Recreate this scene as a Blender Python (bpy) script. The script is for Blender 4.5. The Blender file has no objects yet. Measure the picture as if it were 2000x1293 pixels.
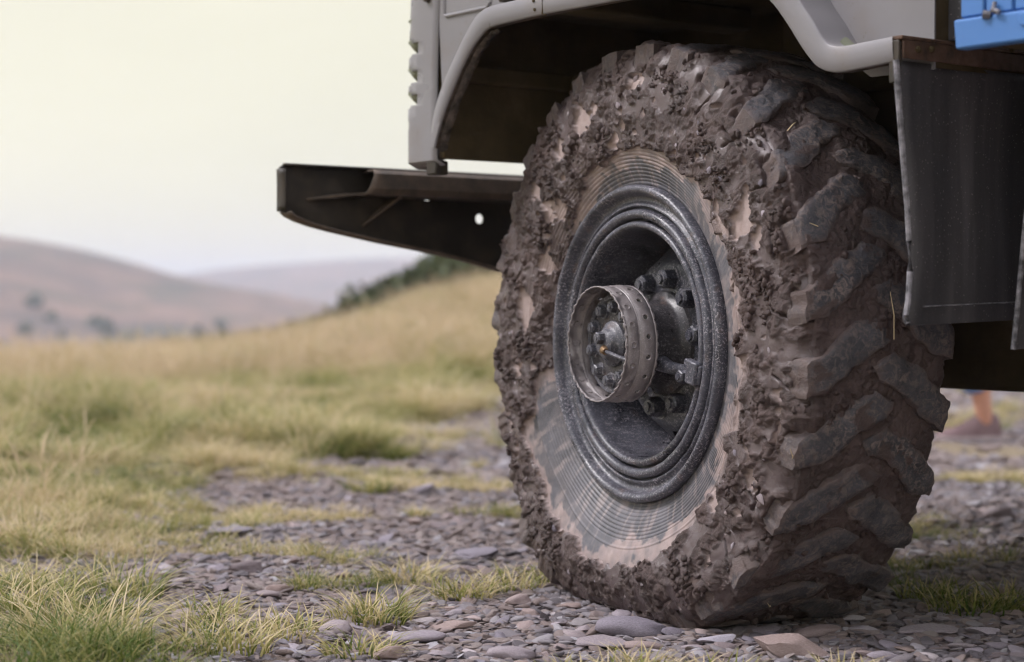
import bpy, bmesh, math, random
import numpy as np
from mathutils import Vector, Matrix, Euler

R = math.radians
rng = np.random.default_rng(11)
random.seed(5)
SC = bpy.context.scene
COL = SC.collection

# ------------------------------------------------------------------ camera
CAM_H = 0.63
cam_d = bpy.data.cameras.new('camera')
cam = bpy.data.objects.new('camera', cam_d)
COL.objects.link(cam)
cam_d.sensor_width = 36.0
cam_d.lens = 64.8
cam_d.clip_start = 0.05
cam_d.clip_end = 6000
cam.location = (0, 0, CAM_H)
cam.rotation_euler = (R(90 - 0.97), 0, 0)
cam_d.dof.use_dof = True
cam_d.dof.focus_distance = 3.44
cam_d.dof.aperture_fstop = 2.7
cam_d.dof.aperture_blades = 0
SC.camera = cam

# ------------------------------------------------------------------ sky (bright overcast)
SUN_EL, SUN_AZ = 50.0, 280.0      # azimuth counted from +Y clockwise: left, a little ahead of the camera
W = bpy.data.worlds.new('World')
SC.world = W
W.use_nodes = True
wn, wl = W.node_tree.nodes, W.node_tree.links
wn.clear()
w_out = wn.new('ShaderNodeOutputWorld')
w_sky = wn.new('ShaderNodeTexSky')
w_sky.sky_type = 'NISHITA'
w_sky.sun_disc = False
w_sky.sun_elevation = R(SUN_EL)
w_sky.sun_rotation = R(SUN_AZ)
w_b1 = wn.new('ShaderNodeBackground'); w_b1.inputs['Strength'].default_value = 0.095
wl.new(w_sky.outputs['Color'], w_b1.inputs['Color'])
w_tc = wn.new('ShaderNodeTexCoord')
w_map = wn.new('ShaderNodeMapping'); w_map.inputs['Scale'].default_value = (1.0, 1.0, 3.0)
wl.new(w_tc.outputs['Generated'], w_map.inputs['Vector'])
w_no = wn.new('ShaderNodeTexNoise'); w_no.inputs['Scale'].default_value = 2.6
w_no.inputs['Detail'].default_value = 5
wl.new(w_map.outputs['Vector'], w_no.inputs['Vector'])
w_cr = wn.new('ShaderNodeValToRGB')
w_cr.color_ramp.elements[0].position = 0.3; w_cr.color_ramp.elements[0].color = (0.60, 0.565, 0.415, 1)
w_cr.color_ramp.elements[1].position = 0.7; w_cr.color_ramp.elements[1].color = (0.69, 0.645, 0.475, 1)
wl.new(w_no.outputs['Fac'], w_cr.inputs['Fac'])
w_sep = wn.new('ShaderNodeSeparateXYZ'); wl.new(w_tc.outputs['Generated'], w_sep.inputs[0])
w_el = wn.new('ShaderNodeMapRange'); w_el.interpolation_type = 'SMOOTHSTEP'
w_el.inputs['From Min'].default_value = 0.12; w_el.inputs['From Max'].default_value = 0.75
wl.new(w_sep.outputs['Z'], w_el.inputs['Value'])
w_zen = wn.new('ShaderNodeMix'); w_zen.data_type = 'RGBA'
w_zen.inputs[7].default_value = (1.0, 0.99, 1.10, 1)          # overhead the cloud is brighter and cooler, as overcast skies are
wl.new(w_el.outputs['Result'], w_zen.inputs['Factor']); wl.new(w_cr.outputs['Color'], w_zen.inputs[6])
w_b2 = wn.new('ShaderNodeBackground'); w_b2.inputs['Strength'].default_value = 0.80
wl.new(w_zen.outputs[2], w_b2.inputs['Color'])
w_mx = wn.new('ShaderNodeMixShader'); w_mx.inputs['Fac'].default_value = 0.90   # cloud cover
wl.new(w_b1.outputs[0], w_mx.inputs[1]); wl.new(w_b2.outputs[0], w_mx.inputs[2])
wl.new(w_mx.outputs[0], w_out.inputs['Surface'])

# ------------------------------------------------------------------ sun behind thin cloud
sun_d = bpy.data.lights.new('sun', 'SUN')
sun_d.energy = 1.5
sun_d.angle = R(11)
sun_d.color = (1.0, 0.95, 0.96)
sun = bpy.data.objects.new('sun', sun_d)
COL.objects.link(sun)
az, el = R(SUN_AZ), R(SUN_EL)
to_sun = Vector((math.sin(az) * math.cos(el), math.cos(az) * math.cos(el), math.sin(el)))
sun.rotation_euler = to_sun.to_track_quat('Z', 'Y').to_euler()

# ------------------------------------------------------------------ exposure
vs = SC.view_settings
vs.view_transform = 'Standard'
vs.look = 'None'
vs.exposure = 0.92
vs.gamma = 1.0
vs.use_curve_mapping = False
SC.render.engine = 'CYCLES'
cy = SC.cycles
cy.use_denoising = True
cy.max_bounces = 5
cy.diffuse_bounces = 2
cy.glossy_bounces = 2
cy.transmission_bounces = 3
cy.volume_bounces = 1
cy.filter_width = 1.1
cy.use_adaptive_sampling = True
cy.adaptive_threshold = 0.03
cy.adaptive_min_samples = 20

# ================================================================== helpers
_perm = np.random.default_rng(3).permutation(256)
_perm = np.concatenate([_perm, _perm])
_g = np.random.default_rng(4).normal(size=(256, 3))
_g /= np.linalg.norm(_g, axis=1)[:, None]


def pnoise(P, off=0.0):
    """gradient noise, about -1..1"""
    P = np.asarray(P, float) + off
    i = np.floor(P).astype(np.int64)
    f = P - i
    u = f * f * f * (f * (f * 6 - 15) + 10)
    i &= 255
    out = 0
    for dx in (0, 1):
        wx = u[..., 0] if dx else 1 - u[..., 0]
        hx = _perm[(i[..., 0] + dx) & 255]
        for dy in (0, 1):
            wy = u[..., 1] if dy else 1 - u[..., 1]
            hy = _perm[(hx + i[..., 1] + dy) & 255]
            for dz in (0, 1):
                wz = u[..., 2] if dz else 1 - u[..., 2]
                h = _perm[(hy + i[..., 2] + dz) & 255]
                g = _g[h]
                d = g[..., 0] * (f[..., 0] - dx) + g[..., 1] * (f[..., 1] - dy) + g[..., 2] * (f[..., 2] - dz)
                out = out + wx * wy * wz * d
    return out * 1.6


def fbm(P, octaves=4, gain=0.5, off=0.0):
    s, a = 0, 1.0
    P = np.asarray(P, float)
    for k in range(octaves):
        s = s + a * pnoise(P, off + 17.3 * k)
        P = P * 2.03
        a *= gain
    return s


def sstep(a, b, x):
    t = np.clip((x - a) / (b - a), 0, 1)
    return t * t * (3 - 2 * t)


def link(o, parent=None):
    COL.objects.link(o)
    if parent is not None:
        o.parent = parent
    return o


def tag(o, label=None, cat=None, group=None, kind=None):
    if label: o['label'] = label
    if cat: o['category'] = cat
    if group: o['group'] = group
    if kind: o['kind'] = kind
    return o


def smooth(me, angle=35):
    me.polygons.foreach_set('use_smooth', np.ones(len(me.polygons), bool))
    if angle is not None:
        me.set_sharp_from_angle(angle=R(angle))


def raw_mesh(name, V, quads, material=None, angle=35):
    V = np.asarray(V, np.float32).reshape(-1, 3)
    Q = np.asarray(quads, np.int32)
    me = bpy.data.meshes.new(name)
    me.vertices.add(len(V)); me.vertices.foreach_set('co', V.ravel())
    k = Q.shape[1]
    me.loops.add(Q.size); me.loops.foreach_set('vertex_index', Q.ravel())
    me.polygons.add(len(Q))
    me.polygons.foreach_set('loop_start', np.arange(0, Q.size, k, dtype=np.int32))
    me.update(calc_edges=True)
    me.validate()
    if angle != 0:
        smooth(me, angle)
    if material: me.materials.append(material)
    return me


def grid_quads(m, n, close_u=False, close_v=False, flip=False):
    ui = np.arange(m if close_u else m - 1)
    vi = np.arange(n if close_v else n - 1)
    a, b = np.meshgrid(ui, vi, indexing='ij')
    a2, b2 = (a + 1) % m, (b + 1) % n
    q = np.stack([a * n + b, a2 * n + b, a2 * n + b2, a * n + b2], -1).reshape(-1, 4)
    return q[:, ::-1] if flip else q


def obj_mesh(name, me, parent=None, loc=None, rot=None):
    o = bpy.data.objects.new(name, me)
    link(o, parent)
    if loc is not None: o.location = loc
    if rot is not None: o.rotation_euler = rot
    return o


def attr(me, name, vals):
    a = me.attributes.new(name, 'FLOAT', 'POINT')
    a.data.foreach_set('value', np.asarray(vals, np.float32).ravel())


def bm_obj(name, bm, material, parent=None, bevel=0.0, angle=35, seg=2):
    me = bpy.data.meshes.new(name)
    bmesh.ops.recalc_face_normals(bm, faces=bm.faces)
    bm.to_mesh(me); bm.free()
    smooth(me, angle)
    if material: me.materials.append(material)
    o = obj_mesh(name, me, parent)
    if bevel:
        m = o.modifiers.new('bevel', 'BEVEL'); m.width = bevel; m.segments = seg
        m.limit_method = 'ANGLE'; m.angle_limit = R(40)
    return o


def add_box(bm, lo, hi, rot=None, centre=None):
    r = bmesh.ops.create_cube(bm, size=1.0)
    lo, hi = Vector(lo), Vector(hi)
    c, s = (lo + hi) / 2, hi - lo
    for v in r['verts']:
        v.co = Vector((v.co.x * s.x, v.co.y * s.y, v.co.z * s.z)) + c
    if rot is not None:
        bmesh.ops.rotate(bm, verts=r['verts'], cent=centre or c, matrix=rot)
    return r['verts']


def add_tube(bm, pts, rad, n=10, cap=True):
    """tube along a polyline; rad a number or list"""
    pts = [Vector(p) for p in pts]
    rads = rad if isinstance(rad, (list, tuple)) else [rad] * len(pts)
    rings = []
    for i, p in enumerate(pts):
        d = (pts[min(i + 1, len(pts) - 1)] - pts[max(i - 1, 0)]).normalized()
        q = d.to_track_quat('Z', 'Y')
        rings.append([bm.verts.new(p + q @ Vector((math.cos(2 * math.pi * k / n) * rads[i], math.sin(2 * math.pi * k / n) * rads[i], 0))) for k in range(n)])
    for a, b in zip(rings[:-1], rings[1:]):
        for k in range(n):
            bm.faces.new((a[k], a[(k + 1) % n], b[(k + 1) % n], b[k]))
    if cap:
        bm.faces.new(rings[0][::-1]); bm.faces.new(rings[-1])
    return rings


def plate(name, pts, holes, to3, thick, material, parent, bevel=0.0015, normal=None):
    """flat plate from an outline (and holes) in 2-D, lifted by to3(u, v, w), w from 0 to -thick"""
    bm = bmesh.new()
    es = []
    for loop in [pts] + list(holes):
        vs_ = [bm.verts.new((p[0], p[1], 0)) for p in loop]
        for i in range(len(vs_)):
            es.append(bm.edges.new((vs_[i], vs_[(i + 1) % len(vs_)])))
    bmesh.ops.triangle_fill(bm, use_beauty=True, use_dissolve=True, edges=es)
    g = bmesh.ops.extrude_face_region(bm, geom=list(bm.faces))
    for v in [x for x in g['geom'] if isinstance(x, bmesh.types.BMVert)]:
        v.co.z = -thick
    for v in bm.verts:
        v.co = Vector(to3(v.co.x, v.co.y, v.co.z))
    return bm_obj(name, bm, material, parent, bevel=bevel, angle=30)


# ------------------------------------------------------------------ material helpers
class Mat:
    def __init__(s, name, rough=0.6, metal=0.0, spec=0.5):
        s.m = bpy.data.materials.new(name)
        s.m.use_nodes = True
        s.n, s.l = s.m.node_tree.nodes, s.m.node_tree.links
        s.n.clear()
        s.out = s.n.new('ShaderNodeOutputMaterial')
        s.b = s.n.new('ShaderNodeBsdfPrincipled')
        s.b.inputs['Roughness'].default_value = rough
        s.b.inputs['Metallic'].default_value = metal
        s.b.inputs['Specular IOR Level'].default_value = spec
        s.l.new(s.b.outputs[0], s.out.inputs[0])
        s.tc = s.n.new('ShaderNodeTexCoord')

    def set(s, inp, v):
        if hasattr(v, 'is_linked') or isinstance(v, bpy.types.NodeSocket):
            s.l.new(v, inp)
        elif isinstance(v, (tuple, list)):
            inp.default_value = (*v, 1) if len(v) == 3 and len(inp.default_value) == 4 else v
        else:
            inp.default_value = v

    def vec(s, scale=(1, 1, 1), kind='Object', src=None):
        mp = s.n.new('ShaderNodeMapping')
        mp.inputs['Scale'].default_value = scale
        s.l.new(src or s.tc.outputs[kind], mp.inputs['Vector'])
        return mp.outputs['Vector']

    def noise(s, scale, detail=4, rough=0.55, vec=None, dist=0.0):
        n = s.n.new('ShaderNodeTexNoise')
        n.inputs['Scale'].default_value = scale
        n.inputs['Detail'].default_value = detail
        n.inputs['Roughness'].default_value = rough
        n.inputs['Distortion'].default_value = dist
        s.l.new(vec or s.tc.outputs['Object'], n.inputs['Vector'])
        return n.outputs['Fac']

    def voro(s, scale, vec=None, feature='F1', out='Distance'):
        n = s.n.new('ShaderNodeTexVoronoi')
        n.feature = feature
        n.inputs['Scale'].default_value = scale
        s.l.new(vec or s.tc.outputs['Object'], n.inputs['Vector'])
        return n.outputs[out]

    def ramp(s, fac, *stops):
        r = s.n.new('ShaderNodeValToRGB')
        cr = r.color_ramp
        while len(cr.elements) < len(stops): cr.elements.new(0.5)
        for e, (p, c) in zip(cr.elements, stops):
            e.position = p
            e.color = (c, c, c, 1) if isinstance(c, (int, float)) else (*c, 1)
        s.set(r.inputs['Fac'], fac)
        return r.outputs['Color']

    def mix(s, fac, a, b, mode='MIX'):
        n = s.n.new('ShaderNodeMix')
        n.data_type = 'RGBA'; n.blend_type = mode
        s.set(n.inputs['Factor'], fac)
        s.set(n.inputs['A'] if False else n.inputs[6], a); s.set(n.inputs[7], b)
        return n.outputs[2]

    def math(s, op, a, b=0.0, clamp=False):
        n = s.n.new('ShaderNodeMath'); n.operation = op; n.use_clamp = clamp
        s.set(n.inputs[0], a); s.set(n.inputs[1], b)
        return n.outputs[0]

    def attr(s, name, kind='GEOMETRY'):
        n = s.n.new('ShaderNodeAttribute'); n.attribute_name = name; n.attribute_type = kind
        return n

    def color(s, c): s.set(s.b.inputs['Base Color'], c); return s
    def rough(s, c): s.set(s.b.inputs['Roughness'], c); return s

    def bump(s, h, strength=0.5, dist=0.002):
        n = s.n.new('ShaderNodeBump')
        n.inputs['Strength'].default_value = strength
        n.inputs['Distance'].default_value = dist
        s.set(n.inputs['Height'], h)
        s.l.new(n.outputs[0], s.b.inputs['Normal'])
        return s


def sep(M, vec):
    n = M.n.new('ShaderNodeSeparateXYZ'); M.l.new(vec, n.inputs[0]); return n.outputs


# --- vehicle paint
def paint(name, c, rough=0.38, dirt=0.35):
    M = Mat(name, rough)
    n1 = M.noise(6, 5); n2 = M.noise(70, 5, 0.7); n3 = M.noise(2.2, 3)
    base = M.mix(M.ramp(n3, (0.35, 0.0), (0.7, 1.0)), c, tuple(x * 0.86 for x in c))
    dirtm = M.math('MULTIPLY', M.ramp(n1, (0.52, 0.0), (0.75, 1.0)), dirt)
    base = M.mix(dirtm, base, (0.20, 0.165, 0.14))
    spk = M.math('MULTIPLY', M.ramp(n2, (0.61, 0.0), (0.68, 1.0)), M.ramp(n1, (0.4, 0.0), (0.65, 0.8)))
    base = M.mix(spk, base, (0.15, 0.11, 0.09))
    M.color(base)
    M.rough(M.ramp(n1, (0.3, rough - 0.06), (0.8, rough + 0.22)))
    M.bump(n1, 0.05, 0.004)
    return M.m


m_paint = paint('grey_paint', (0.235, 0.226, 0.24), 0.30, 0.6)
m_paint_shade = paint('grey_paint_shaded', (0.20, 0.215, 0.15), 0.5, 0.5)  # cab grey with the recess's greenish shade put into the colour
m_blue = paint('blue_wood_paint', (0.075, 0.21, 0.52), 0.5, 0.22)

M = Mat('arch_underseal', 0.9, spec=0.15)
a = M.noise(5, 6, 0.6)
M.color(M.ramp(a, (0.3, (0.05, 0.038, 0.02)), (0.55, (0.10, 0.075, 0.042)), (0.8, (0.19, 0.14, 0.09))))
M.bump(M.noise(60, 5, 0.7), 0.4, 0.004)
m_arch = M.m

M = Mat('arch_mud_lip', 0.8)
a = M.noise(45, 6, 0.7)
M.color(M.ramp(a, (0.35, (0.02, 0.015, 0.01)), (0.55, (0.09, 0.065, 0.05)), (0.75, (0.20, 0.15, 0.12))))
M.bump(a, 0.9, 0.006)
m_lip = M.m

M = Mat('black_chassis_metal', 0.55)
a = M.noise(9, 5)
dust = M.ramp(a, (0.45, 0.0), (0.75, 0.7))
M.color(M.mix(dust, (0.022, 0.018, 0.013), (0.10, 0.074, 0.052)))
M.rough(M.ramp(a, (0.3, 0.35), (0.7, 0.75)))
M.bump(M.noise(40, 4), 0.12, 0.003)
m_chassis = M.m

M = Mat('dusty_bracket_metal', 0.7)
a = M.noise(14, 6, 0.65)
M.color(M.ramp(a, (0.3, (0.028, 0.022, 0.016)), (0.65, (0.12, 0.085, 0.06))))
M.bump(a, 0.2, 0.003)
m_dusty = M.m

M = Mat('rubber_flap', 0.55)
st = M.noise(1.0, 4, 0.6, M.vec((26, 26, 1.4)))
sp = M.voro(120)
fine = M.noise(160, 3, 0.7)
base = M.ramp(st, (0.3, (0.042, 0.041, 0.046)), (0.55, (0.072, 0.068, 0.075)), (0.8, (0.14, 0.13, 0.14)))
spm = M.math('MULTIPLY', M.ramp(sp, (0.10, 1.0), (0.2, 0.0)), M.ramp(M.noise(9, 3), (0.35, 0.15), (0.6, 1.0)))
base = M.mix(spm, base, (0.24, 0.22, 0.225))
base = M.mix(M.ramp(fine, (0.5, 0.0), (0.75, 0.25)), base, (0.12, 0.11, 0.115))
M.color(base)
M.rough(M.ramp(st, (0.3, 0.4), (0.8, 0.8)))
M.bump(fine, 0.25, 0.001)
m_flap = M.m

M = Mat('worn_rubber_edge', 0.7)
M.color(M.ramp(M.noise(60, 4), (0.35, (0.06, 0.06, 0.068)), (0.65, (0.30, 0.29, 0.32))))
m_flapedge = M.m

M = Mat('rusty_strip', 0.75)
a = M.noise(30, 6, 0.7)
M.color(M.ramp(a, (0.3, (0.03, 0.018, 0.012)), (0.5, (0.095, 0.052, 0.034)), (0.75, (0.16, 0.10, 0.075))))
M.bump(a, 0.4, 0.002)
m_rust = M.m

# --- tyre rubber
M = Mat('tyre_rubber', 0.55)
a = M.noise(16, 6, 0.65); b = M.noise(120, 4, 0.7)
base = M.ramp(a, (0.3, (0.06, 0.06, 0.07)), (0.55, (0.115, 0.112, 0.128)), (0.8, (0.20, 0.19, 0.21)))
base = M.mix(M.ramp(b, (0.5, 0.0), (0.8, 0.35)), base, (0.22, 0.20, 0.20))
scf = M.noise(5, 6, 0.7, dist=1.2)
base = M.mix(M.ramp(scf, (0.48, 0.0), (0.75, 0.5)), base, (0.25, 0.21, 0.21))
base = M.mix(M.ramp(M.noise(30, 5, 0.7), (0.30, 0.6), (0.45, 0.0)), base, (0.06, 0.058, 0.066))
base = M.mix(M.ramp(M.attr('streak').outputs['Fac'], (0.05, 0.0), (0.55, 0.6)), base, (0.30, 0.25, 0.245))
film = M.attr('film').outputs['Fac']
base = M.mix(M.math('MULTIPLY', film, 0.92), base, M.ramp(M.noise(50, 5), (0.3, (0.32, 0.24, 0.225)), (0.7, (0.42, 0.335, 0.32))))
M.color(base)
M.rough(M.ramp(a, (0.3, 0.42), (0.8, 0.7)))
M.bump(b, 0.15, 0.001)
m_rubber = M.m

M = Mat('tread_rubber', 0.6)
a = M.noise(22, 6, 0.7); b = M.noise(150, 5, 0.75); c = M.noise(9, 4); s_ = M.noise(1.0, 4, 0.7, M.vec((300, 90, 300)))
base = M.ramp(a, (0.3, (0.034, 0.035, 0.042)), (0.6, (0.076, 0.077, 0.09)), (0.85, (0.13, 0.128, 0.14)))
d_ = M.noise(75, 5, 0.75, dist=0.8)
film = M.math('MULTIPLY', M.ramp(d_, (0.47, 0.0), (0.60, 1.0)), M.ramp(c, (0.3, 0.25), (0.6, 1.0)))
base = M.mix(film, base, (0.23, 0.18, 0.165))
smear = M.ramp(M.noise(13, 5, 0.6, dist=0.6), (0.59, 0.0), (0.65, 0.9))
base = M.mix(smear, base, (0.078, 0.052, 0.047))
edge = M.attr('edge').outputs['Fac']
base = M.mix(M.math('MULTIPLY', edge, M.ramp(a, (0.35, 0.15), (0.6, 0.95))), base, (0.115, 0.08, 0.072))
M.color(base)
M.rough(M.ramp(b, (0.3, 0.32), (0.7, 0.7)))
h = M.math('ADD', M.math('MULTIPLY', d_, 0.9), M.math('MULTIPLY', s_, 0.4))
M.bump(h, 0.9, 0.005)
m_lug = M.m

M = Mat('wet_mud', 0.6, spec=0.6)
a = M.noise(18, 5, 0.6); b = M.noise(110, 6, 0.75); c = M.noise(420, 3, 0.7)
base = M.ramp(a, (0.3, (0.054, 0.031, 0.026)), (0.5, (0.080, 0.048, 0.043)), (0.75, (0.120, 0.077, 0.071)))
base = M.mix(M.ramp(b, (0.4, 0.55), (0.62, 0.0)), base, (0.036, 0.023, 0.021))
big_ = M.noise(6, 4, 0.6)
base = M.mix(M.ramp(big_, (0.5, 0.0), (0.68, 0.45)), base, (0.145, 0.10, 0.092))
base = M.mix(M.ramp(big_, (0.32, 0.5), (0.44, 0.0)), base, (0.045, 0.028, 0.025))
flat = M.attr('flat').outputs['Fac']
base = M.mix(M.math('MULTIPLY', flat, 0.8), base, (0.125, 0.098, 0.102))
film = M.attr('film').outputs['Fac']
base = M.mix(film, base, M.ramp(M.noise(60, 5), (0.3, (0.32, 0.24, 0.225)), (0.7, (0.42, 0.335, 0.32))))
M.color(base)
r1 = M.mix(M.math('MULTIPLY', flat, 0.9), M.ramp(big_, (0.36, 0.28), (0.6, 0.72)), (0.2, 0.2, 0.2))
M.rough(M.mix(film, r1, (0.6, 0.6, 0.6)))
hh = M.math('ADD', M.math('MULTIPLY', b, 0.8), M.math('MULTIPLY', c, 0.35))
hh = M.math('MULTIPLY', hh, M.math('SUBTRACT', 1.0, M.math('MULTIPLY', M.math('MAXIMUM', flat, film), 0.85)))
M.bump(hh, 1.0, 0.007)
m_mud = M.m


def rim_mat(name, lo, hi, speck, rust=0.25, amount=0.5):
    M = Mat(name, 0.45, 0.0)
    a = M.noise(11, 6, 0.65); b = M.noise(210, 4, 0.75); s_ = M.noise(1.0, 5, 0.7, M.vec((130, 40, 130)))
    base = M.ramp(a, (0.3, lo), (0.7, hi))
    base = M.mix(M.math('MULTIPLY', M.ramp(M.noise(23, 5), (0.6, 0.0), (0.72, 1.0)), rust), base, (0.13, 0.07, 0.045))
    sm = M.math('MULTIPLY', M.ramp(b, (0.53, 0.0), (0.63, 1.0)), M.ramp(M.noise(7, 4), (0.35, 0.15), (0.65, amount + 0.45)))
    base = M.mix(sm, base, speck)
    sm2 = M.math('MULTIPLY', M.ramp(s_, (0.55, 0.0), (0.75, 1.0)), amount)
    base = M.mix(sm2, base, speck)
    M.color(base)
    M.rough(M.ramp(a, (0.3, 0.22), (0.75, 0.55)))
    M.bump(M.math('ADD', b, M.math('MULTIPLY', a, 0.6)), 0.3, 0.002)
    return M.m


m_rim = rim_mat('rim_blue_grey', (0.02, 0.021, 0.029), (0.105, 0.107, 0.135), (0.42, 0.39, 0.43), 0.5, 0.6)
m_disc = rim_mat('disc_dark', (0.016, 0.017, 0.023), (0.075, 0.077, 0.10), (0.44, 0.42, 0.46), 0.2, 0.75)
m_hubdark = rim_mat('hub_dark', (0.022, 0.02, 0.022), (0.06, 0.055, 0.06), (0.32, 0.29, 0.30), 0.7, 0.3)
m_hubface = rim_mat('hub_face_grey', (0.035, 0.036, 0.046), (0.13, 0.13, 0.155), (0.42, 0.39, 0.41), 0.4, 0.45)
m_ring = rim_mat('dusty_ring', (0.19, 0.168, 0.17), (0.27, 0.24, 0.245), (0.34, 0.31, 0.31), 0.12, 0.3)
M = Mat('brass', 0.45, 0.6); M.color(M.ramp(M.noise(80), (0.3, (0.12, 0.07, 0.035)), (0.7, (0.30, 0.19, 0.10)))); m_brass = M.m


# --- stones
def stone(name, c0, c1, c2):
    M = Mat(name, 0.75)
    oi = M.n.new('ShaderNodeObjectInfo')
    geo = M.n.new('ShaderNodeNewGeometry')
    v = M.n.new('ShaderNodeVectorMath'); v.operation = 'ADD'
    M.l.new(M.tc.outputs['Object'], v.inputs[0]); M.l.new(oi.outputs['Random'], v.inputs[1])
    st = M.noise(1.0, 5, 0.65, M.vec((14, 14, 60), src=v.outputs[0]))
    f = M.noise(55, 5, 0.7, v.outputs[0])
    base = M.ramp(st, (0.3, c0), (0.55, c1), (0.8, c2))
    base = M.mix(M.ramp(f, (0.5, 0.0), (0.8, 0.4)), base, tuple(min(1, x * 1.5) for x in c2))
    tint = M.ramp(oi.outputs['Random'], (0.0, (0.62, 0.60, 0.66)), (0.35, (0.95, 0.92, 0.98)), (0.7, (1.12, 1.02, 0.97)), (1.0, (1.45, 1.42, 1.48)))
    base = M.mix(1.0, base, tint, 'MULTIPLY')
    M.color(base)
    M.rough(M.ramp(f, (0.3, 0.55), (0.7, 0.85)))
    M.bump(M.math('ADD', st, M.math('MULTIPLY', f, 0.6)), 0.55, 0.006)
    return M.m


m_st_grey = stone('slate_grey', (0.21, 0.19, 0.21), (0.33, 0.30, 0.33), (0.43, 0.40, 0.43))
m_st_brown = stone('sandstone_brown', (0.22, 0.175, 0.168), (0.31, 0.255, 0.245), (0.39, 0.33, 0.32))
m_st_pale = stone('quartz_pale', (0.34, 0.32, 0.35), (0.46, 0.44, 0.475), (0.58, 0.56, 0.60))

M = Mat('gravel_stones', 0.78)
oi = M.n.new('ShaderNodeObjectInfo')
f = M.noise(40, 5, 0.7)
tone = M.attr('tone', 'INSTANCER').outputs['Fac']
base = M.ramp(tone, (0.0, (0.16, 0.14, 0.155)), (0.22, (0.31, 0.275, 0.30)), (0.45, (0.43, 0.39, 0.425)), (0.62, (0.37, 0.285, 0.265)), (0.78, (0.49, 0.405, 0.38)), (0.9, (0.55, 0.51, 0.545)), (1.0, (0.72, 0.69, 0.74)))
base = M.mix(M.ramp(f, (0.4, 0.35), (0.65, 0.0)), base, (0.10, 0.085, 0.09))
M.color(base)
M.bump(f, 0.6, 0.2)
m_gravel = M.m

# --- ground
M = Mat('track_soil', 0.9)
g = M.attr('grass').outputs['Fac']
n1 = M.noise(1.1, 6, 0.6); n2 = M.noise(38, 6, 0.7)
soil = M.ramp(n2, (0.3, (0.085, 0.065, 0.06)), (0.5, (0.20, 0.155, 0.145)), (0.75, (0.33, 0.27, 0.26)))
turf = M.ramp(n1, (0.25, (0.09, 0.095, 0.035)), (0.45, (0.19, 0.155, 0.075)), (0.6, (0.28, 0.215, 0.125)), (0.8, (0.12, 0.12, 0.05)))
M.color(M.mix(g, soil, turf))
M.bump(n2, 0.8, 0.02)
m_ground = M.m


def grass_mat(name, greens, straws, bias):
    M = Mat(name, 0.6, spec=0.3)
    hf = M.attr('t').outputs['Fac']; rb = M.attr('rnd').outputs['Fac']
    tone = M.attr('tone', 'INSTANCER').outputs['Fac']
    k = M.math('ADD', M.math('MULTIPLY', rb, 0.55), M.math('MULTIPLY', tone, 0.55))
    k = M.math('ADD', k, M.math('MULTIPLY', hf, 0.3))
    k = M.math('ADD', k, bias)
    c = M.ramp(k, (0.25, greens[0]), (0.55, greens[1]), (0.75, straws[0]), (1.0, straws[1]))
    M.color(c)
    tr = M.n.new('ShaderNodeBsdfTranslucent'); M.l.new(c, tr.inputs['Color'])
    mx = M.n.new('ShaderNodeMixShader'); mx.inputs[0].default_value = 0.35
    M.l.new(M.b.outputs[0], mx.inputs[1]); M.l.new(tr.outputs[0], mx.inputs[2])
    M.l.new(mx.outputs[0], M.out.inputs[0])
    return M.m


m_grass = grass_mat('meadow_grass', ((0.08, 0.13, 0.025), (0.275, 0.28, 0.08)), ((0.57, 0.47, 0.24), (0.70, 0.58, 0.40)), -0.08)
m_straw = grass_mat('dry_tall_grass', ((0.17, 0.18, 0.05), (0.38, 0.32, 0.13)), ((0.52, 0.41, 0.23), (0.60, 0.47, 0.32)), 0.12)

M = Mat('heather_hillside', 0.95)
p = M.tc.outputs['Object']
n1 = M.noise(0.022, 6, 0.65); n2 = M.noise(0.05, 5, 0.65)
c = M.ramp(n1, (0.34, (0.04, 0.04, 0.03)), (0.45, (0.12, 0.078, 0.058)), (0.54, (0.21, 0.125, 0.09)), (0.66, (0.08, 0.062, 0.042)))
c = M.mix(M.ramp(n2, (0.52, 0.0), (0.64, 0.7)), c, (0.05, 0.055, 0.03))
M.color(c)
m_hill = M.m

M = Mat('scrub_leaves', 0.6, spec=0.3)
rb = M.attr('rnd').outputs['Fac']
c = M.ramp(rb, (0.0, (0.035, 0.05, 0.02)), (0.6, (0.085, 0.105, 0.04)), (1.0, (0.17, 0.165, 0.07)))
M.color(c)
m_leaf = M.m

M = Mat('skin', 0.5); M.color(M.mix(M.noise(30), (0.50, 0.245, 0.165), (0.56, 0.29, 0.20))); m_skin = M.m
M = Mat('blue_denim', 0.8); M.color(M.ramp(M.noise(300), (0.3, (0.12, 0.20, 0.42)), (0.7, (0.2, 0.3, 0.55)))); m_denim = M.m
M = Mat('shoe_suede', 0.7); M.color(M.ramp(M.noise(40), (0.3, (0.15, 0.09, 0.095)), (0.7, (0.22, 0.145, 0.15)))); m_shoe = M.m
M = Mat('shoe_sole', 0.8); M.color(M.ramp(M.noise(40), (0.3, (0.30, 0.25, 0.255)), (0.7, (0.42, 0.36, 0.36)))); m_sole = M.m
M = Mat('dark_jacket', 0.8); M.color(M.ramp(M.noise(60), (0.3, (0.03, 0.035, 0.05)), (0.7, (0.05, 0.055, 0.075)))); m_jacket = M.m
M = Mat('brown_hair', 0.6); M.color(M.ramp(M.noise(90), (0.3, (0.03, 0.018, 0.01)), (0.7, (0.07, 0.04, 0.022)))); m_hair = M.m
M = Mat('shoe_lace', 0.8); M.color(M.mix(M.noise(90), (0.10, 0.06, 0.07), (0.15, 0.09, 0.1))); m_lace = M.m
M = Mat('eye', 0.2); M.color(M.mix(M.noise(90), (0.04, 0.03, 0.02), (0.05, 0.04, 0.03))); m_eye = M.m
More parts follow.
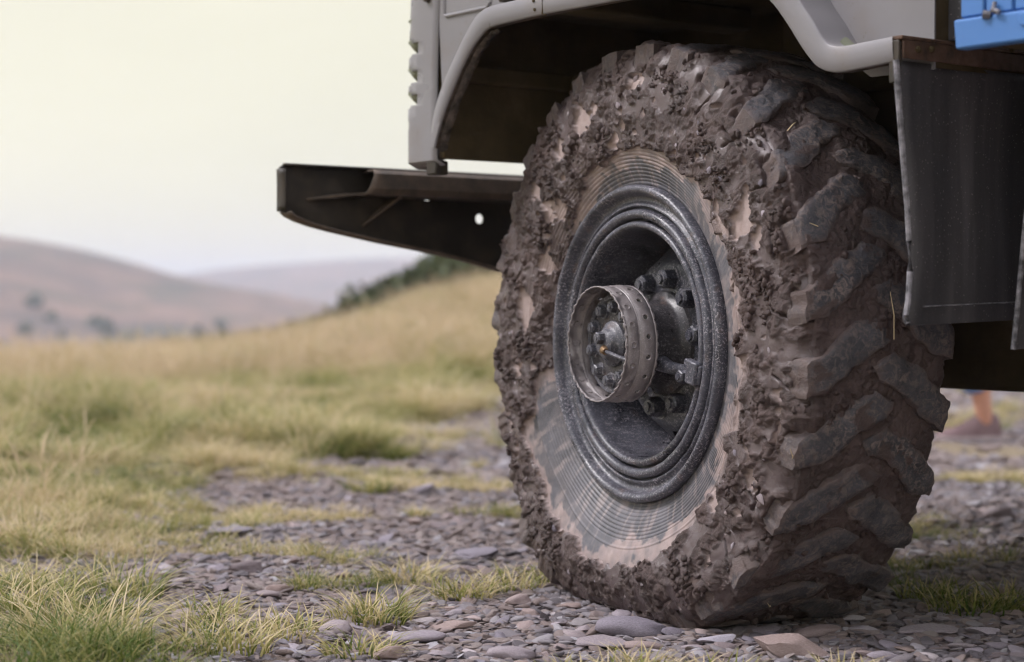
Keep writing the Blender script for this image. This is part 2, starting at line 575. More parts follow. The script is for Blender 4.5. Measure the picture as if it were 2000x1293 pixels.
M = Mat('lips', 0.5); M.color(M.mix(M.noise(90), (0.40, 0.16, 0.13), (0.44, 0.18, 0.15))); m_lips = M.m

# ================================================================== terrain
_bank_x = np.array([-60, -12, -7.8, -4.7, -3.1, -2.33, -1.55, -0.78, -0.2, 1.5, 6, 60.0])
_bank_z = np.array([-1.6, -0.62, -0.42, -0.32, -0.17, 0.04, 0.38, 0.74, 0.92, 1.12, 1.2, 1.2])


def ground_z(x, y):
    x = np.asarray(x, float); y = np.asarray(y, float)
    w = sstep(8.5, 28, y)
    z = w * np.interp(x, _bank_x, _bank_z)
    fall = np.clip(y - 31, 0, None)
    z = z - 16.0 * (1 - np.exp(-(fall / 60.0) ** 1.3))
    P = np.stack([x, y, 0 * x], -1)
    near = np.exp(-(np.hypot(x, y - 4) / 30.0) ** 2)
    z = z + near * (0.012 * fbm(P * 1.7, 3) + 0.006 * fbm(P * 6.0, 2, off=9))
    grassy = grass_mask(x, y)
    z = z + near * grassy * (0.03 + 0.03 * fbm(P * 1.1, 2, off=3))
    return z


def grass_mask(x, y):
    """0 on the stony track, 1 in the meadow"""
    P = np.stack([x, y, 0 * x], -1)
    edge = np.interp(y, [0, 3.0, 3.6, 3.9, 4.6, 5.6, 7.0, 9.0, 11.5, 15, 18, 40], [-0.45, -0.45, -0.62, -1.0, -1.18, -1.12, -0.8, -0.5, -0.25, 0.0, 0.4, 3.0])
    d = edge - x + 0.28 * fbm(P * 1.3, 3, off=21) * np.clip(y / 5, 0.5, 1.5)
    return sstep(-0.25, 0.3, d)


# truck frame (used to keep stones out of the tyre's footprint)
TRUCK_ORG = Vector((0.2545, 3.71, 0.0))
HEAD = R(127.6)
STEER = R(-9.7)
HUB_Z = 0.542


def to_wheel(x, y):
    dx, dy = x - TRUCK_ORG.x, y - TRUCK_ORG.y
    c, s = math.cos(HEAD + STEER), math.sin(HEAD + STEER)
    return dx * c + dy * s, -dx * s + dy * c


def axis_pts(stops):
    out = []
    for (a_, b_, step) in stops:
        out += list(np.arange(a_, b_, step))
    return np.array(sorted(set(np.round(out, 4))))


xs = axis_pts([(-1500, -300, 120), (-300, -40, 20), (-40, -8, 1.6), (-8, -2.6, 0.25), (-2.6, 3.4, 0.06), (3.4, 10, 0.4), (10, 40, 3), (40, 300, 26), (300, 1621, 120)])
ys = axis_pts([(-120, -10, 10), (-10, 2.4, 0.8), (2.4, 8, 0.06), (8, 20, 0.25), (20, 45, 0.7), (45, 120, 5), (120, 600, 40), (600, 2601, 200)])
X, Y = np.meshgrid(xs, ys, indexing='ij')
Z = ground_z(X, Y)
me = raw_mesh('ground', np.stack([X, Y, Z], -1), grid_quads(len(xs), len(ys)), m_ground, None)
attr(me, 'grass', np.clip(grass_mask(X, Y) + 0.75 * sstep(0.05, 0.5, fbm(np.stack([X, Y, 0 * X], -1) * 1.6, 3, off=40)) * sstep(4.0, 5.0, Y), 0, 1))
ground = tag(obj_mesh('ground', me), kind='structure')


def hill(name, px, py, dist, back, front, seed, amp):
    """a ridge `dist` metres away; its crest runs through (bearing, height) samples"""
    bx = (np.array(px) - 1000) * dist / 3600.0
    bz = CAM_H + (585 - np.array(py)) * dist / 3600.0
    x_ = np.linspace(bx[0], bx[-1], 150)
    prof = np.interp(x_, bx, bz)
    k = np.hanning(9); k /= k.sum()
    prof = np.convolve(np.pad(prof, 4, mode='edge'), k, 'valid')
    t = np.linspace(-1, 1, 60)
    Xg, T = np.meshgrid(x_, t, indexing='ij')
    Yg = dist + np.where(T < 0, T * (dist - front), T * (back - dist))
    base = -17.5
    fall = np.where(T < 0, 1 - sstep(0, 1, -T) ** 0.85, 1 - sstep(0, 1, T))
    Zg = base + (prof[:, None] - base) * fall
    P = np.stack([Xg, Yg, 0 * Xg], -1) / (dist * 0.14)
    Zg = Zg + amp * fbm(P, 4, off=seed) * np.clip(-T, 0, 1) ** 0.5 * fall
    me = raw_mesh(name, np.stack([Xg, Yg, Zg], -1), grid_quads(150, 60), m_hill, None)
    return tag(obj_mesh(name, me), kind='structure'), Xg, Yg, Zg


h1 = hill('hill', [-2400, -1500, -900, -400, -100, 0, 100, 200, 330, 450, 560, 650, 740, 900, 1100, 1400, 1700], [560, 470, 415, 420, 445, 460, 474, 500, 540, 560, 580, 600, 618, 645, 660, 690, 700], 430, 800, 170, 5, 3.5)
h2 = hill('hill_far', [-2200, -900, 0, 200, 300, 400, 480, 580, 700, 850, 1000, 1400, 2000, 2900, 3600], [560, 535, 556, 556, 545, 530, 522, 514, 506, 501, 502, 495, 490, 500, 560], 1150, 1700, 600, 8, 8)


# ================================================================== scattering (only for uncountable stuff)
def source_collection(name, meshes):
    c = bpy.data.collections.new(name)
    for i, me in enumerate(meshes):
        c.objects.link(bpy.data.objects.new(name + '_%02d' % i, me))
    return c


def scatter(name, P, rot, scl, idx, tone, coll):
    me = bpy.data.meshes.new(name)
    P = np.asarray(P, np.float32)
    me.vertices.add(len(P)); me.vertices.foreach_set('co', P.ravel())
    a = me.attributes.new('rot', 'FLOAT_VECTOR', 'POINT'); a.data.foreach_set('vector', np.asarray(rot, np.float32).ravel())
    a = me.attributes.new('scl', 'FLOAT_VECTOR', 'POINT'); a.data.foreach_set('vector', np.asarray(scl, np.float32).ravel())
    a = me.attributes.new('idx', 'INT', 'POINT'); a.data.foreach_set('value', np.asarray(idx, np.int32))
    attr(me, 'tone', tone)
    o = obj_mesh(name, me)
    ng = bpy.data.node_groups.new(name + '_nodes', 'GeometryNodeTree')
    ng.interface.new_socket('Geometry', in_out='INPUT', socket_type='NodeSocketGeometry')
    ng.interface.new_socket('Geometry', in_out='OUTPUT', socket_type='NodeSocketGeometry')
    n, l = ng.nodes, ng.links
    gi, go = n.new('NodeGroupInput'), n.new('NodeGroupOutput')
    ip = n.new('GeometryNodeInstanceOnPoints')
    ci = n.new('GeometryNodeCollectionInfo'); ci.inputs['Collection'].default_value = coll
    ci.inputs['Separate Children'].default_value = True; ci.inputs['Reset Children'].default_value = True

    def na(nm, t):
        x = n.new('GeometryNodeInputNamedAttribute'); x.data_type = t; x.inputs['Name'].default_value = nm
        return x.outputs['Attribute']
    l.new(gi.outputs[0], ip.inputs['Points'])
    l.new(ci.outputs[0], ip.inputs['Instance'])
    ip.inputs['Pick Instance'].default_value = True
    l.new(na('idx', 'INT'), ip.inputs['Instance Index'])
    e2r = n.new('FunctionNodeEulerToRotation'); l.new(na('rot', 'FLOAT_VECTOR'), e2r.inputs[0])
    l.new(e2r.outputs[0], ip.inputs['Rotation'])
    l.new(na('scl', 'FLOAT_VECTOR'), ip.inputs['Scale'])
    l.new(ip.outputs[0], go.inputs[0])
    md = o.modifiers.new('scatter', 'NODES'); md.node_group = ng
    return o


def pebble(seed, sub, flat, angular, mat, size=1.0):
    bm = bmesh.new()
    bmesh.ops.create_icosphere(bm, subdivisions=sub, radius=1.0)
    V = np.array([v.co[:] for v in bm.verts])
    r_ = np.random.default_rng(seed)
    if angular:
        for k in range(14):
            d = r_.normal(size=3); d /= np.linalg.norm(d)
            lim = r_.uniform(0.45, 0.8)
            dd = V @ d
            V = V - np.clip(dd - lim, 0, None)[:, None] * d * 0.92
    V = V * (1 + 0.22 * pnoise(V * 1.1, seed * 3.1)[:, None] + 0.06 * pnoise(V * 3.2, seed * 5.7)[:, None])
    V = V * np.array([1.0, r_.uniform(0.6, 0.85), flat * r_.uniform(0.8, 1.2)]) * size
    for v, c in zip(bm.verts, V): v.co = c
    me = bpy.data.meshes.new('stone')
    bm.to_mesh(me); bm.free()
    smooth(me, 40 if angular else None)
    me.materials.append(mat)
    return me


def in_view(x, y, pad=0.35):
    return np.abs(x) < y * (1000 / 3600) + pad


gravel_src = source_collection('gravel_source', [pebble(100 + k, 2, 0.20 + 0.08 * (k % 4), k % 5 != 0, m_gravel) for k in range(12)])
GP, GS, GT = [], [], []
for (y0, y1, dens, s0, s1) in ((2.7, 4.3, 5200, 0.004, 0.017), (2.7, 5.0, 900, 0.012, 0.024), (4.3, 6.5, 2100, 0.007, 0.024), (6.5, 10, 700, 0.012, 0.04), (10, 17, 130, 0.02, 0.07)):
    x0, x1 = -y1 * 0.28 - 0.3, y1 * 0.28 + 0.5
    n_ = int((x1 - x0) * (y1 - y0) * dens)
    x_ = rng.uniform(x0, x1, n_); y_ = rng.uniform(y0, y1, n_)
    gm = grass_mask(x_, y_)
    patch = fbm(np.stack([x_, y_, 0 * x_], -1) * 1.6, 3, off=40)
    keep = in_view(x_, y_, 0.5) & (rng.random(n_) > gm * 0.93 + 0.6 * sstep(0.10, 0.45, patch) * sstep(4.0, 5.0, y_))
    wx, wy = to_wheel(x_, y_)
    keep &= ~((np.abs(wx) < 0.2) & (wy < 0.03) & (wy > -0.31))
    keep &= ~((x_ > 1.4) & (x_ < 2.4) & (y_ > 7.3) & (y_ < 8.6) & (rng.random(n_) < 0.7))
    x_, y_ = x_[keep], y_[keep]
    s_ = s0 + (s1 - s0) * rng.random(len(x_)) ** 2.2
    GP.append(np.stack([x_, y_, ground_z(x_, y_) + s_ * 0.12], -1)); GS.append(s_)
    brown = 0.6 + 0.9 * fbm(np.stack([x_, y_, 0 * x_], -1) * 0.9, 2, off=60) + 0.25 * sstep(4.2, 5.2, y_) * (x_ < 0)
    t_ = rng.random(len(x_))
    t_ = np.where((rng.random(len(x_)) < np.clip(brown - 0.15, 0.05, 0.75)), 0.55 + 0.25 * t_, np.where(t_ < 0.86, 0.52 * t_ / 0.86, 0.84 + (t_ - 0.86) / 0.14 * 0.16))
    GT.append(t_)
GP = np.concatenate(GP); GS = np.concatenate(GS); GT = np.concatenate(GT)
n_ = len(GP)
rot = np.stack([rng.normal(0, 0.22, n_), rng.normal(0, 0.22, n_), rng.uniform(0, 6.28, n_)], -1)
scl = GS[:, None] * np.stack([rng.uniform(0.9, 1.5, n_), rng.uniform(0.8, 1.1, n_), rng.uniform(0.7, 1.2, n_)], -1)
tag(scatter('gravel', GP, rot, scl, rng.integers(0, 12, n_), GT, gravel_src), 'loose grey and brown slate gravel covering the track', 'gravel', kind='stuff')
N_GRAVEL = n_


# --- grass tufts
def tuft_mesh(seed, n, h0, h1, spread, width, lean, mat, seg=4, seed_heads=False):
    r_ = np.random.default_rng(seed)
    V, Q, T, RN = [], [], [], []
    for k in range(n):
        a_ = r_.uniform(0, 6.283); rad = spread * math.sqrt(r_.random())
        bx, by = rad * math.cos(a_), rad * math.sin(a_)
        h = r_.uniform(h0, h1)
        az_ = a_ + r_.normal(0, 0.9)
        ln = lean * (0.3 + r_.random() * 1.1) + 0.5 * rad / max(spread, 1e-3) * lean
        wd = width * r_.uniform(0.6, 1.2)
        pa = az_ + 1.57 + r_.normal(0, 0.5)
        rr = r_.random()
        base = len(V)
        twist = r_.normal(0, 0.3)
        for s_ in range(seg + 1):
            t = s_ / seg
            out = ln * h * t ** 1.8
            z = h * t * (1 - 0.35 * ln * t)
            w = wd * (1 - t) ** 0.7 * 0.5 + 0.0002
            if seed_heads and t > 0.7: w = wd * 0.9 * (1.02 - t) / 0.3 + 0.0004
            px_ = math.cos(pa + twist * t) * w; py_ = math.sin(pa + twist * t) * w
            cx_, cy_ = bx + math.cos(az_) * out, by + math.sin(az_) * out
            V += [(cx_ - px_, cy_ - py_, z), (cx_ + px_, cy_ + py_, z)]
            T += [t, t]; RN += [rr, rr]
        for s_ in range(seg):
            b = base + 2 * s_
            Q.append((b, b + 1, b + 3, b + 2))
    me = raw_mesh('tuft', V, Q, mat, None)
    attr(me, 't', T); attr(me, 'rnd', RN)
    return me


tuft_src = source_collection('tuft_source',
    [tuft_mesh(200 + k, 42, 0.02, 0.055, 0.035, 0.0022, 0.9, m_grass) for k in range(4)] +
    [tuft_mesh(220 + k, 70, 0.05, 0.13, 0.05, 0.003, 0.9, m_grass) for k in range(5)] +
    [tuft_mesh(240 + k, 26, 0.18, 0.42, 0.07, 0.0035, 0.55, m_straw, 4, True) for k in range(4)])

TP, TI, TS, TT = [], [], [], []


def sow(y0, y1, dens, pick, s0, s1, cond, tone0=0.5, tvar=0.5):
    x0, x1 = -y1 * 0.28 - 0.6, y1 * 0.28 + 0.6
    n = int((x1 - x0) * (y1 - y0) * dens)
    x_ = rng.uniform(x0, x1, n); y_ = rng.uniform(y0, y1, n)
    P = np.stack([x_, y_, 0 * x_], -1)
    keep = in_view(x_, y_, 0.6) & cond(x_, y_, P)
    wx, wy = to_wheel(x_, y_)
    keep &= ~((np.abs(wx) < 0.30) & (wy < 0.10) & (wy > -0.38))
    keep &= ~((x_ > 1.3) & (x_ < 2.5) & (y_ > 6.6) & (y_ < 8.7))
    x_, y_, P = x_[keep], y_[keep], P[keep]
    TP.append(np.stack([x_, y_, ground_z(x_, y_) - 0.004], -1))
    TI.append(rng.integers(pick[0], pick[1], len(x_)))
    TS.append(rng.uniform(s0, s1, len(x_)))
    TT.append(np.clip(tone0 + tvar * (1.1 * fbm(P * 1.4, 2, off=80) + 0.9 * fbm(P * 0.45, 2, off=83)) + rng.normal(0, 0.15, len(x_)), 0, 1))


meadow = lambda x, y, P: rng.random(len(x)) < grass_mask(x, y)
sparse = lambda x, y, P: (rng.random(len(x)) < sstep(0.10, 0.45, fbm(P * 1.6, 3, off=40)) * 0.9) & (grass_mask(x, y) < 0.6)
hump = lambda k, o: (lambda x, y, P: meadow(x, y, P) & (rng.random(len(x)) < sstep(0.05, 0.45, fbm(P * k, 2, off=o))))
sow(2.8, 6.5, 230, (0, 4), 0.8, 1.5, meadow, 0.6, 0.6)
sow(2.8, 6.5, 150, (4, 9), 0.5, 1.05, hump(2.2, 52), 0.45, 0.7)
sow(6.5, 12, 120, (4, 9), 0.5, 1.1, meadow, 0.6, 0.7)
sow(6.5, 12, 130, (4, 9), 1.0, 2.0, hump(1.3, 55), 0.4, 0.7)
sow(12, 30, 45, (4, 9), 0.8, 1.6, meadow, 0.6, 0.7)
sow(12, 30, 50, (4, 9), 1.3, 2.6, hump(0.6, 58), 0.4, 0.7)
sow(4.5, 12, 9, (9, 13), 0.35, 0.8, lambda x, y, P: meadow(x, y, P) & (x < -1.2), 0.6, 0.3)
sow(12, 27, 24, (9, 13), 0.6, 1.1, meadow, 0.65, 0.3)
sow(13, 21, 30, (9, 13), 0.5, 0.9, lambda x, y, P: (x > -2.6) & (x < 0.5), 0.8, 0.3)
sow(15, 27, 60, (4, 9), 1.2, 2.4, lambda x, y, P: (x > -3.5) & (x < 0.8), 0.35, 0.8)
sow(4.0, 7, 520, (0, 4), 0.6, 1.2, sparse, 0.6, 0.6)
sow(7, 18, 150, (0, 6), 0.8, 1.5, sparse, 0.6, 0.6)
TP = np.concatenate(TP); TI = np.concatenate(TI); TS = np.concatenate(TS); TT = np.concatenate(TT)
n_ = len(TP)
rot = np.stack([rng.normal(0, 0.15, n_), rng.normal(0, 0.15, n_), rng.uniform(0, 6.28, n_)], -1)
tag(scatter('grass', TP, rot, np.repeat(TS[:, None], 3, 1) * np.stack([np.ones(n_), np.ones(n_), rng.uniform(0.8, 1.3, n_)], -1), TI, TT, tuft_src),
    'yellow-green meadow grass spreading over the slope and track edge', 'grass', kind='stuff')
print('gravel', N_GRAVEL, 'tufts', n_)


def ground_at(px, py):
    """where the line of sight through a photo pixel meets the level track"""
    y = CAM_H * 3600 / (py - 585.0)
    return (px - 1000) * y / 3600.0, y


# --- the clumps of grass one can tell apart
clumps = [
    (150, 1285, 0.135, 260, 0.7, 'big straw-tipped grass clump in the bottom left corner'),
    (20, 1225, 0.12, 170, 0.5, 'green grass clump at the left edge above the corner clump'),
    (430, 1285, 0.09, 170, 0.6, 'bleached grass clump on the verge left of the grey pebble'),
    (555, 1248, 0.075, 160, 0.42, 'low green grass clump behind the grey pebble on the verge'),
    (725, 1218, 0.082, 240, 0.4, 'round bright green grass clump left of the tan stone'),
    (705, 1283, 0.062, 150, 0.4, 'small green grass clump in front of the round bright one'),
    (225, 1170, 0.115, 200, 0.36, 'green grass clump behind the corner, beside the broken rock'),
    (40, 1165, 0.10, 150, 0.42, 'grass clump at the left edge level with the broken rock'),
    (400, 1210, 0.07, 140, 0.5, 'thin grass clump between the verge and the broken rock'),
    (800, 1130, 0.075, 170, 0.62, 'brownish grass clump near the tyre front'),
    (905, 1165, 0.075, 210, 0.5, 'straw and green grass clump next to the muddy tyre'),
    (1000, 1150, 0.07, 120, 0.55, 'grass clump touching the front of the muddy tyre'),
    (1240, 1330, 0.07, 150, 0.6, 'blurred grass clump at the bottom edge below the big oval stone'),
    (1110, 1340, 0.06, 100, 0.55, 'faint grass clump at the bottom edge left of the blurred clump'),
    (1400, 1330, 0.06, 100, 0.6, 'thin grass clump at the bottom edge right of the dark slab'),
    (1650, 1340, 0.06, 110, 0.55, 'short grass clump at the bottom edge under the truck step'),
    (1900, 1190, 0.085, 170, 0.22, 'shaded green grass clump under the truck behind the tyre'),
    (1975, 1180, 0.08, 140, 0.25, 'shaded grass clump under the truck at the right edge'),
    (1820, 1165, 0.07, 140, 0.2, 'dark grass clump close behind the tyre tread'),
    (480, 815, 0.20, 260, 0.3, 'dark green hummock of grass in the middle of the meadow'),
    (40, 800, 0.25, 260, 0.35, 'tall dark grass hummock at the left edge of the meadow'),
    (720, 960, 0.075, 120, 0.3, 'small vivid green clump at the edge of the stony track'),
]
for i, (px, py, hh_, nb, tone, lab) in enumerate(clumps):
    x_, y_ = ground_at(px, py)
    me = tuft_mesh(400 + i, nb, hh_ * 0.45, hh_ * 1.1, hh_ * 0.75 + 0.02, 0.0042 if y_ < 6 else 0.007, 0.85, m_grass, 5)
    rn = np.empty(len(me.vertices), np.float32); me.attributes['rnd'].data.foreach_get('value', rn)
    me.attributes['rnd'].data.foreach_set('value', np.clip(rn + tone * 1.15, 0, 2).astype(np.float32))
    o = obj_mesh('grass_clump', me, loc=(x_, y_, float(ground_z(x_, y_)) - 0.004))
    tag(o, lab, 'grass clump', 'grass clumps on the verge and track')

# --- stones one can pick out
stone_meshes = {}
for nm, mt in (('grey', m_st_grey), ('brown', m_st_brown), ('pale', m_st_pale)):
    stone_meshes[nm] = [pebble(300 + 20 * len(nm) + k, 3, 0.22 + 0.07 * (k % 3), k not in (1, 3), mt) for k in range(6)]
named = [
    (1235, 1238, 0.078, 'grey', 1, 0.1, 'largest smooth oval grey stone in front of the tyre'),
    (1165, 1262, 0.072, 'grey', 0, 0.3, 'dark flat slab of slate in front of the oval stone'),
    (880, 1232, 0.058, 'brown', 0, 0.2, 'tan angular stone with a broken face left of the tyre'),
    (815, 1252, 0.058, 'grey', 3, 0.0, 'smooth grey stone in front of the tan angular stone'),
    (493, 1276, 0.034, 'grey', 1, 0.4, 'grey pebble standing out on the grassy verge'),
    (1255, 1262, 0.045, 'brown', 3, 0.1, 'rounded pinkish stone in front of the oval stone'),
    (1380, 1228, 0.055, 'brown', 0, 0.0, 'low pinkish wedge of stone right of the oval stone'),
    (1410, 1262, 0.05, 'pale', 2, 0.2, 'pale veined stone at the foot of the tyre'),
    (1805, 1236, 0.085, 'grey', 0, 0.1, 'wide flat grey stone lying behind the tyre contact'),
    (1930, 1238, 0.045, 'grey', 2, 0.0, 'squarish grey stone near the right edge'),
    (1540, 1286, 0.085, 'brown', 5, 0.2, 'broad pinkish slab at the bottom right'),
    (1600, 1243, 0.06, 'brown', 3, 0.5, 'rounded pinkish stone behind the broad slab'),
    (1500, 1240, 0.05, 'grey', 4, 0.2, 'flat mauve stone in the tyre shadow'),
    (1665, 1210, 0.035, 'pale', 0, 0.3, 'pale stone lit at the edge of the tyre shadow'),
    (1000, 1283, 0.05, 'grey', 1, 0.1, 'long grey stone at the bottom edge left of the slab'),
    (760, 1288, 0.05, 'brown', 2, 0.7, 'brown flat stone at the bottom edge beside the small clump'),
    (1010, 1185, 0.045, 'brown', 2, 0.4, 'brown angular stone before the grass touching the tyre'),
    (440, 1050, 0.09, 'grey', 0, 0.2, 'pale mauve rock at the track edge beyond the rubble'),
    (860, 1115, 0.055, 'grey', 3, 0.2, 'rounded grey stone behind the brownish clump'),
    (480, 1120, 0.062, 'brown', 2, 0.3, 'large broken reddish rock in the stony rubble'),
    (545, 1155, 0.055, 'brown', 4, 0.5, 'reddish slab of rock in front of the broken rock'),
    (940, 1090, 0.085, 'grey', 4, 0.1, 'flat grey slab lying left of the tyre front'),
    (1950, 1010, 0.075, 'brown', 2, 0.2, 'dark brown flat rock on the track behind the tyre'),
]
taken = []
for i, (px, py, s_, kind, k, yaw, lab) in enumerate(named):
    x_, y_ = ground_at(px, py)
    o = obj_mesh('stone', stone_meshes[kind][k], loc=(x_, y_, float(ground_z(x_, y_)) + s_ * 0.12), rot=(0.06 * math.sin(i * 2.1), 0.08 * math.cos(i * 1.3), yaw))
    o.scale = (s_ * 0.92, s_ * 0.8, s_ * 0.8)
    tag(o, lab, 'stone', 'single stones on the track')
    taken.append((x_, y_, s_))
marks = [(1235, 1238, 'largest oval grey stone'), (1165, 1262, 'dark flat slab of slate'), (880, 1232, 'tan angular stone'), (493, 1276, 'grey pebble on the verge'),
         (725, 1218, 'round bright green clump'), (1805, 1236, 'wide flat grey stone'), (1540, 1284, 'broad pinkish slab'), (905, 1165, 'straw clump beside the tyre'),
         (510, 1130, 'broken reddish rock'), (440, 1050, 'pale mauve rock'), (940, 1090, 'flat grey slab by the tyre'), (1930, 1010, 'dark brown rock'), (1400, 1245, 'pale veined stone'), (760, 1288, 'brown stone at the bottom edge')]
r_ = np.random.default_rng(77)
count = 0
while count < 265:
    py = 1175 + 125 * r_.random() ** 0.8 if r_.random() < 0.72 else r_.uniform(960, 1180)
    px = r_.uniform(200, 2000)
    x_, y_ = ground_at(px, py)
    s_ = r_.uniform(0.013, 0.027) * (1 + 0.7 * (r_.random() < 0.12)) * (1.0 if py > 1170 else 1.35)
    if grass_mask(np.array([x_]), np.array([y_]))[0] > 0.5: continue
    wx, wy = to_wheel(x_, y_)
    if abs(wx) < 0.24 and -0.34 < wy < 0.05: continue
    if any((x_ - a) ** 2 + (y_ - b) ** 2 < (0.75 * (s_ + c)) ** 2 for a, b, c in taken): continue
    taken.append((x_, y_, s_))
    kind = r_.choice(['grey', 'brown', 'pale'], p=[0.62, 0.28, 0.10] if py > 1170 else [0.45, 0.5, 0.05])
    o = obj_mesh('stone', stone_meshes[kind][r_.choice([0, 0, 1, 2, 2, 3, 4, 4, 5, 5])], loc=(x_, y_, float(ground_z(x_, y_)) + s_ * 0.16), rot=(r_.normal(0, 0.16), r_.normal(0, 0.16), r_.uniform(0, 6.28)))
    o.scale = (s_ * r_.uniform(0.9, 1.4), s_, s_ * r_.uniform(0.8, 1.2))
    q = min(range(len(marks)), key=lambda i: (marks[i][0] - px) ** 2 + (2.2 * (marks[i][1] - py)) ** 2)
    ddx, ddy = px - marks[q][0], py - marks[q][1]
    rel = ('right of' if ddx > 0 else 'left of') if abs(ddx) > 2.2 * abs(ddy) else ('in front of' if ddy > 0 else 'behind')
    lab = {'grey': 'small grey slate pebble', 'brown': 'small reddish brown pebble', 'pale': 'small whitish pebble'}[kind] + ' ' + rel + ' the ' + marks[q][2]
    tag(o, lab, 'stone', {'grey': 'grey pebbles in the gravel', 'brown': 'brown pebbles in the gravel', 'pale': 'whitish pebbles in the gravel'}[kind])
    count += 1


# --- dark scrub on the bank, and the far woods: each reads as one mass
def leaf_mass(name, blobs, leaf, mat, seed):
    r_ = np.random.default_rng(seed)
    V, Q, RN = [], [], []
    for (cx, cy, cz, rx, rz, n) in blobs:
        d = r_.normal(size=(n, 3)); d /= np.linalg.norm(d, axis=1)[:, None]
        rad = r_.uniform(0.35, 1.0, n) ** 0.6 * (1 + 0.35 * pnoise(d * 2.3, cx * 3.7 + cy))
        P = d * rad[:, None] * np.array([rx, rx, rz]) + np.array([cx, cy, cz])
        q1 = r_.normal(size=(n, 3)); q1 /= np.linalg.norm(q1, axis=1)[:, None]
        q2 = np.cross(q1, r_.normal(size=(n, 3))); q2 /= np.linalg.norm(q2, axis=1)[:, None]
        s_ = leaf * r_.uniform(0.6, 1.4, n)[:, None]
        b = len(RN)
        for c in (-q1 * s_, q2 * s_ * 0.6, q1 * s_, -q2 * s_ * 0.6):
            V.append(P + c)
        nb = sum(len(v) for v in V) - 4 * n
        i = np.arange(n)
        Q.append(np.stack([nb + i, nb + n + i, nb + 2 * n + i, nb + 3 * n + i], -1))
        rr = np.clip(0.5 * r_.random(n) + 0.5 * r_.random(), 0, 1)
        RN += [rr] * 4
    me = raw_mesh(name, np.concatenate(V), np.concatenate(Q), mat, 0)
    attr(me, 'rnd', np.concatenate(RN))
    return obj_mesh(name, me)


bl = []
for k in range(80):
    t = r_.random() ** 0.8
    px = 330 + 680 * t + r_.normal(0, 12)
    y_ = r_.uniform(22.5, 29)
    x_ = (px - 1000) * y_ / 3600
    hgt = 0.20 + 0.18 * sstep(560, 800, px) * r_.uniform(0.4, 1.2)
    bl.append((x_, y_, float(ground_z(np.array([x_]), np.array([y_]))[0]) + hgt * 0.5 + 0.05, 0.28 + 0.35 * r_.random(), hgt, 420))
tag(leaf_mass('scrub', bl, 0.055, m_leaf, 9), 'dark green scrub along the top of the grassy bank', 'scrub', kind='stuff')
bl = []
Xg, Yg, Zg = h1[1:]
for k in range(48):
    px = r_.uniform(-150, 420) if r_.random() < 0.75 else r_.uniform(300, 760)
    j = r_.integers(6, 20)
    dist = Yg[0, j]
    x_ = (px - 1000) * dist / 3600
    i = int(np.argmin(np.abs(Xg[:, j] - x_)))
    hgt = r_.uniform(0.7, 1.7)
    bl.append((Xg[i, j] + r_.normal(0, 2), Yg[i, j], Zg[i, j] + hgt * 0.8, hgt * r_.uniform(0.7, 1.5), hgt, 90))
tag(leaf_mass('woodland', bl, 0.7, m_leaf, 10), 'far dark trees dotted over the lower heather hillside', 'woodland', kind='stuff')

# ================================================================== the truck
truck = bpy.data.objects.new('truck', None)
COL.objects.link(truck)
truck.location = TRUCK_ORG
truck.rotation_euler = (0, 0, HEAD)
tag(truck, 'grey off-road truck with a mud-caked front wheel and blue wooden cargo bed', 'truck')
FX, FY = math.cos(HEAD), math.sin(HEAD)      # forward
LX, LY = -math.sin(HEAD), math.cos(HEAD)     # left, towards the camera


def side(px, py, b):
    """(a, z) on the vertical plane b metres left of the wheel face, for a photo pixel"""
    u = (px - 1000) / 3600.0
    a = (u * (TRUCK_ORG.y + b * LY) - TRUCK_ORG.x - b * LX) / (FX - u * FY)
    d = TRUCK_ORG.y + a * FY + b * LY
    return a, CAM_H + (585 - py) * d / 3600.0


def across(px, py, a):
    """(b, z) on the cross plane a metres ahead of the wheel centre"""
    u = (px - 1000) / 3600.0
    b = (u * (TRUCK_ORG.y + a * FY) - TRUCK_ORG.x - a * FX) / (LX - u * LY)
    d = TRUCK_ORG.y + a * FY + b * LY
    return b, CAM_H + (585 - py) * d / 3600.0


def catmull(pts, n):
    P = np.array(pts, float)
    P = np.vstack([2 * P[0] - P[1], P, 2 * P[-1] - P[-2]])
    out = []
    for i in range(1, len(P) - 2):
        t = np.linspace(0, 1, n, endpoint=False)[:, None]
        a, b, c, d = P[i - 1], P[i], P[i + 1], P[i + 2]
        out.append(0.5 * (2 * b + (c - a) * t + (2 * a - 5 * b + 4 * c - d) * t ** 2 + (3 * b - a - 3 * c + d) * t ** 3))
    out.append(P[-2][None])
    return np.concatenate(out)


def resample(P, step):
    d = np.concatenate([[0], np.cumsum(np.linalg.norm(np.diff(P, axis=0), axis=1))])
    s_ = np.linspace(0, d[-1], int(d[-1] / step) + 1)
    return np.stack([np.interp(s_, d, P[:, k]) for k in range(P.shape[1])], -1)


Z_FLAT = -0.541


def squash(P):
    """flatten the tyre where it stands and let its foot bulge"""
    P = np.array(P, float)
    z = P[..., 2]
    amt = 0.030 * np.exp(-((z + 0.46) / 0.085) ** 2) * sstep(-0.30, -0.36, z)
    P[..., 1] += amt * np.clip((P[..., 1] + 0.1375) / 0.13, -1, 1)
    lim = Z_FLAT + 0.02
    P[..., 2] = np.where(z < lim, Z_FLAT + 0.02 * np.exp((z - lim) / 0.02), z)
    return P


def lathe_v(prof, n):
    th = np.linspace(0, 2 * math.pi, n, endpoint=False)
    r_, y_ = np.array(prof)[:, 0], np.array(prof)[:, 1]
    return np.stack([-np.cos(th)[:, None] * r_, np.broadcast_to(y_, (n, len(r_))), np.sin(th)[:, None] * r_], -1), th


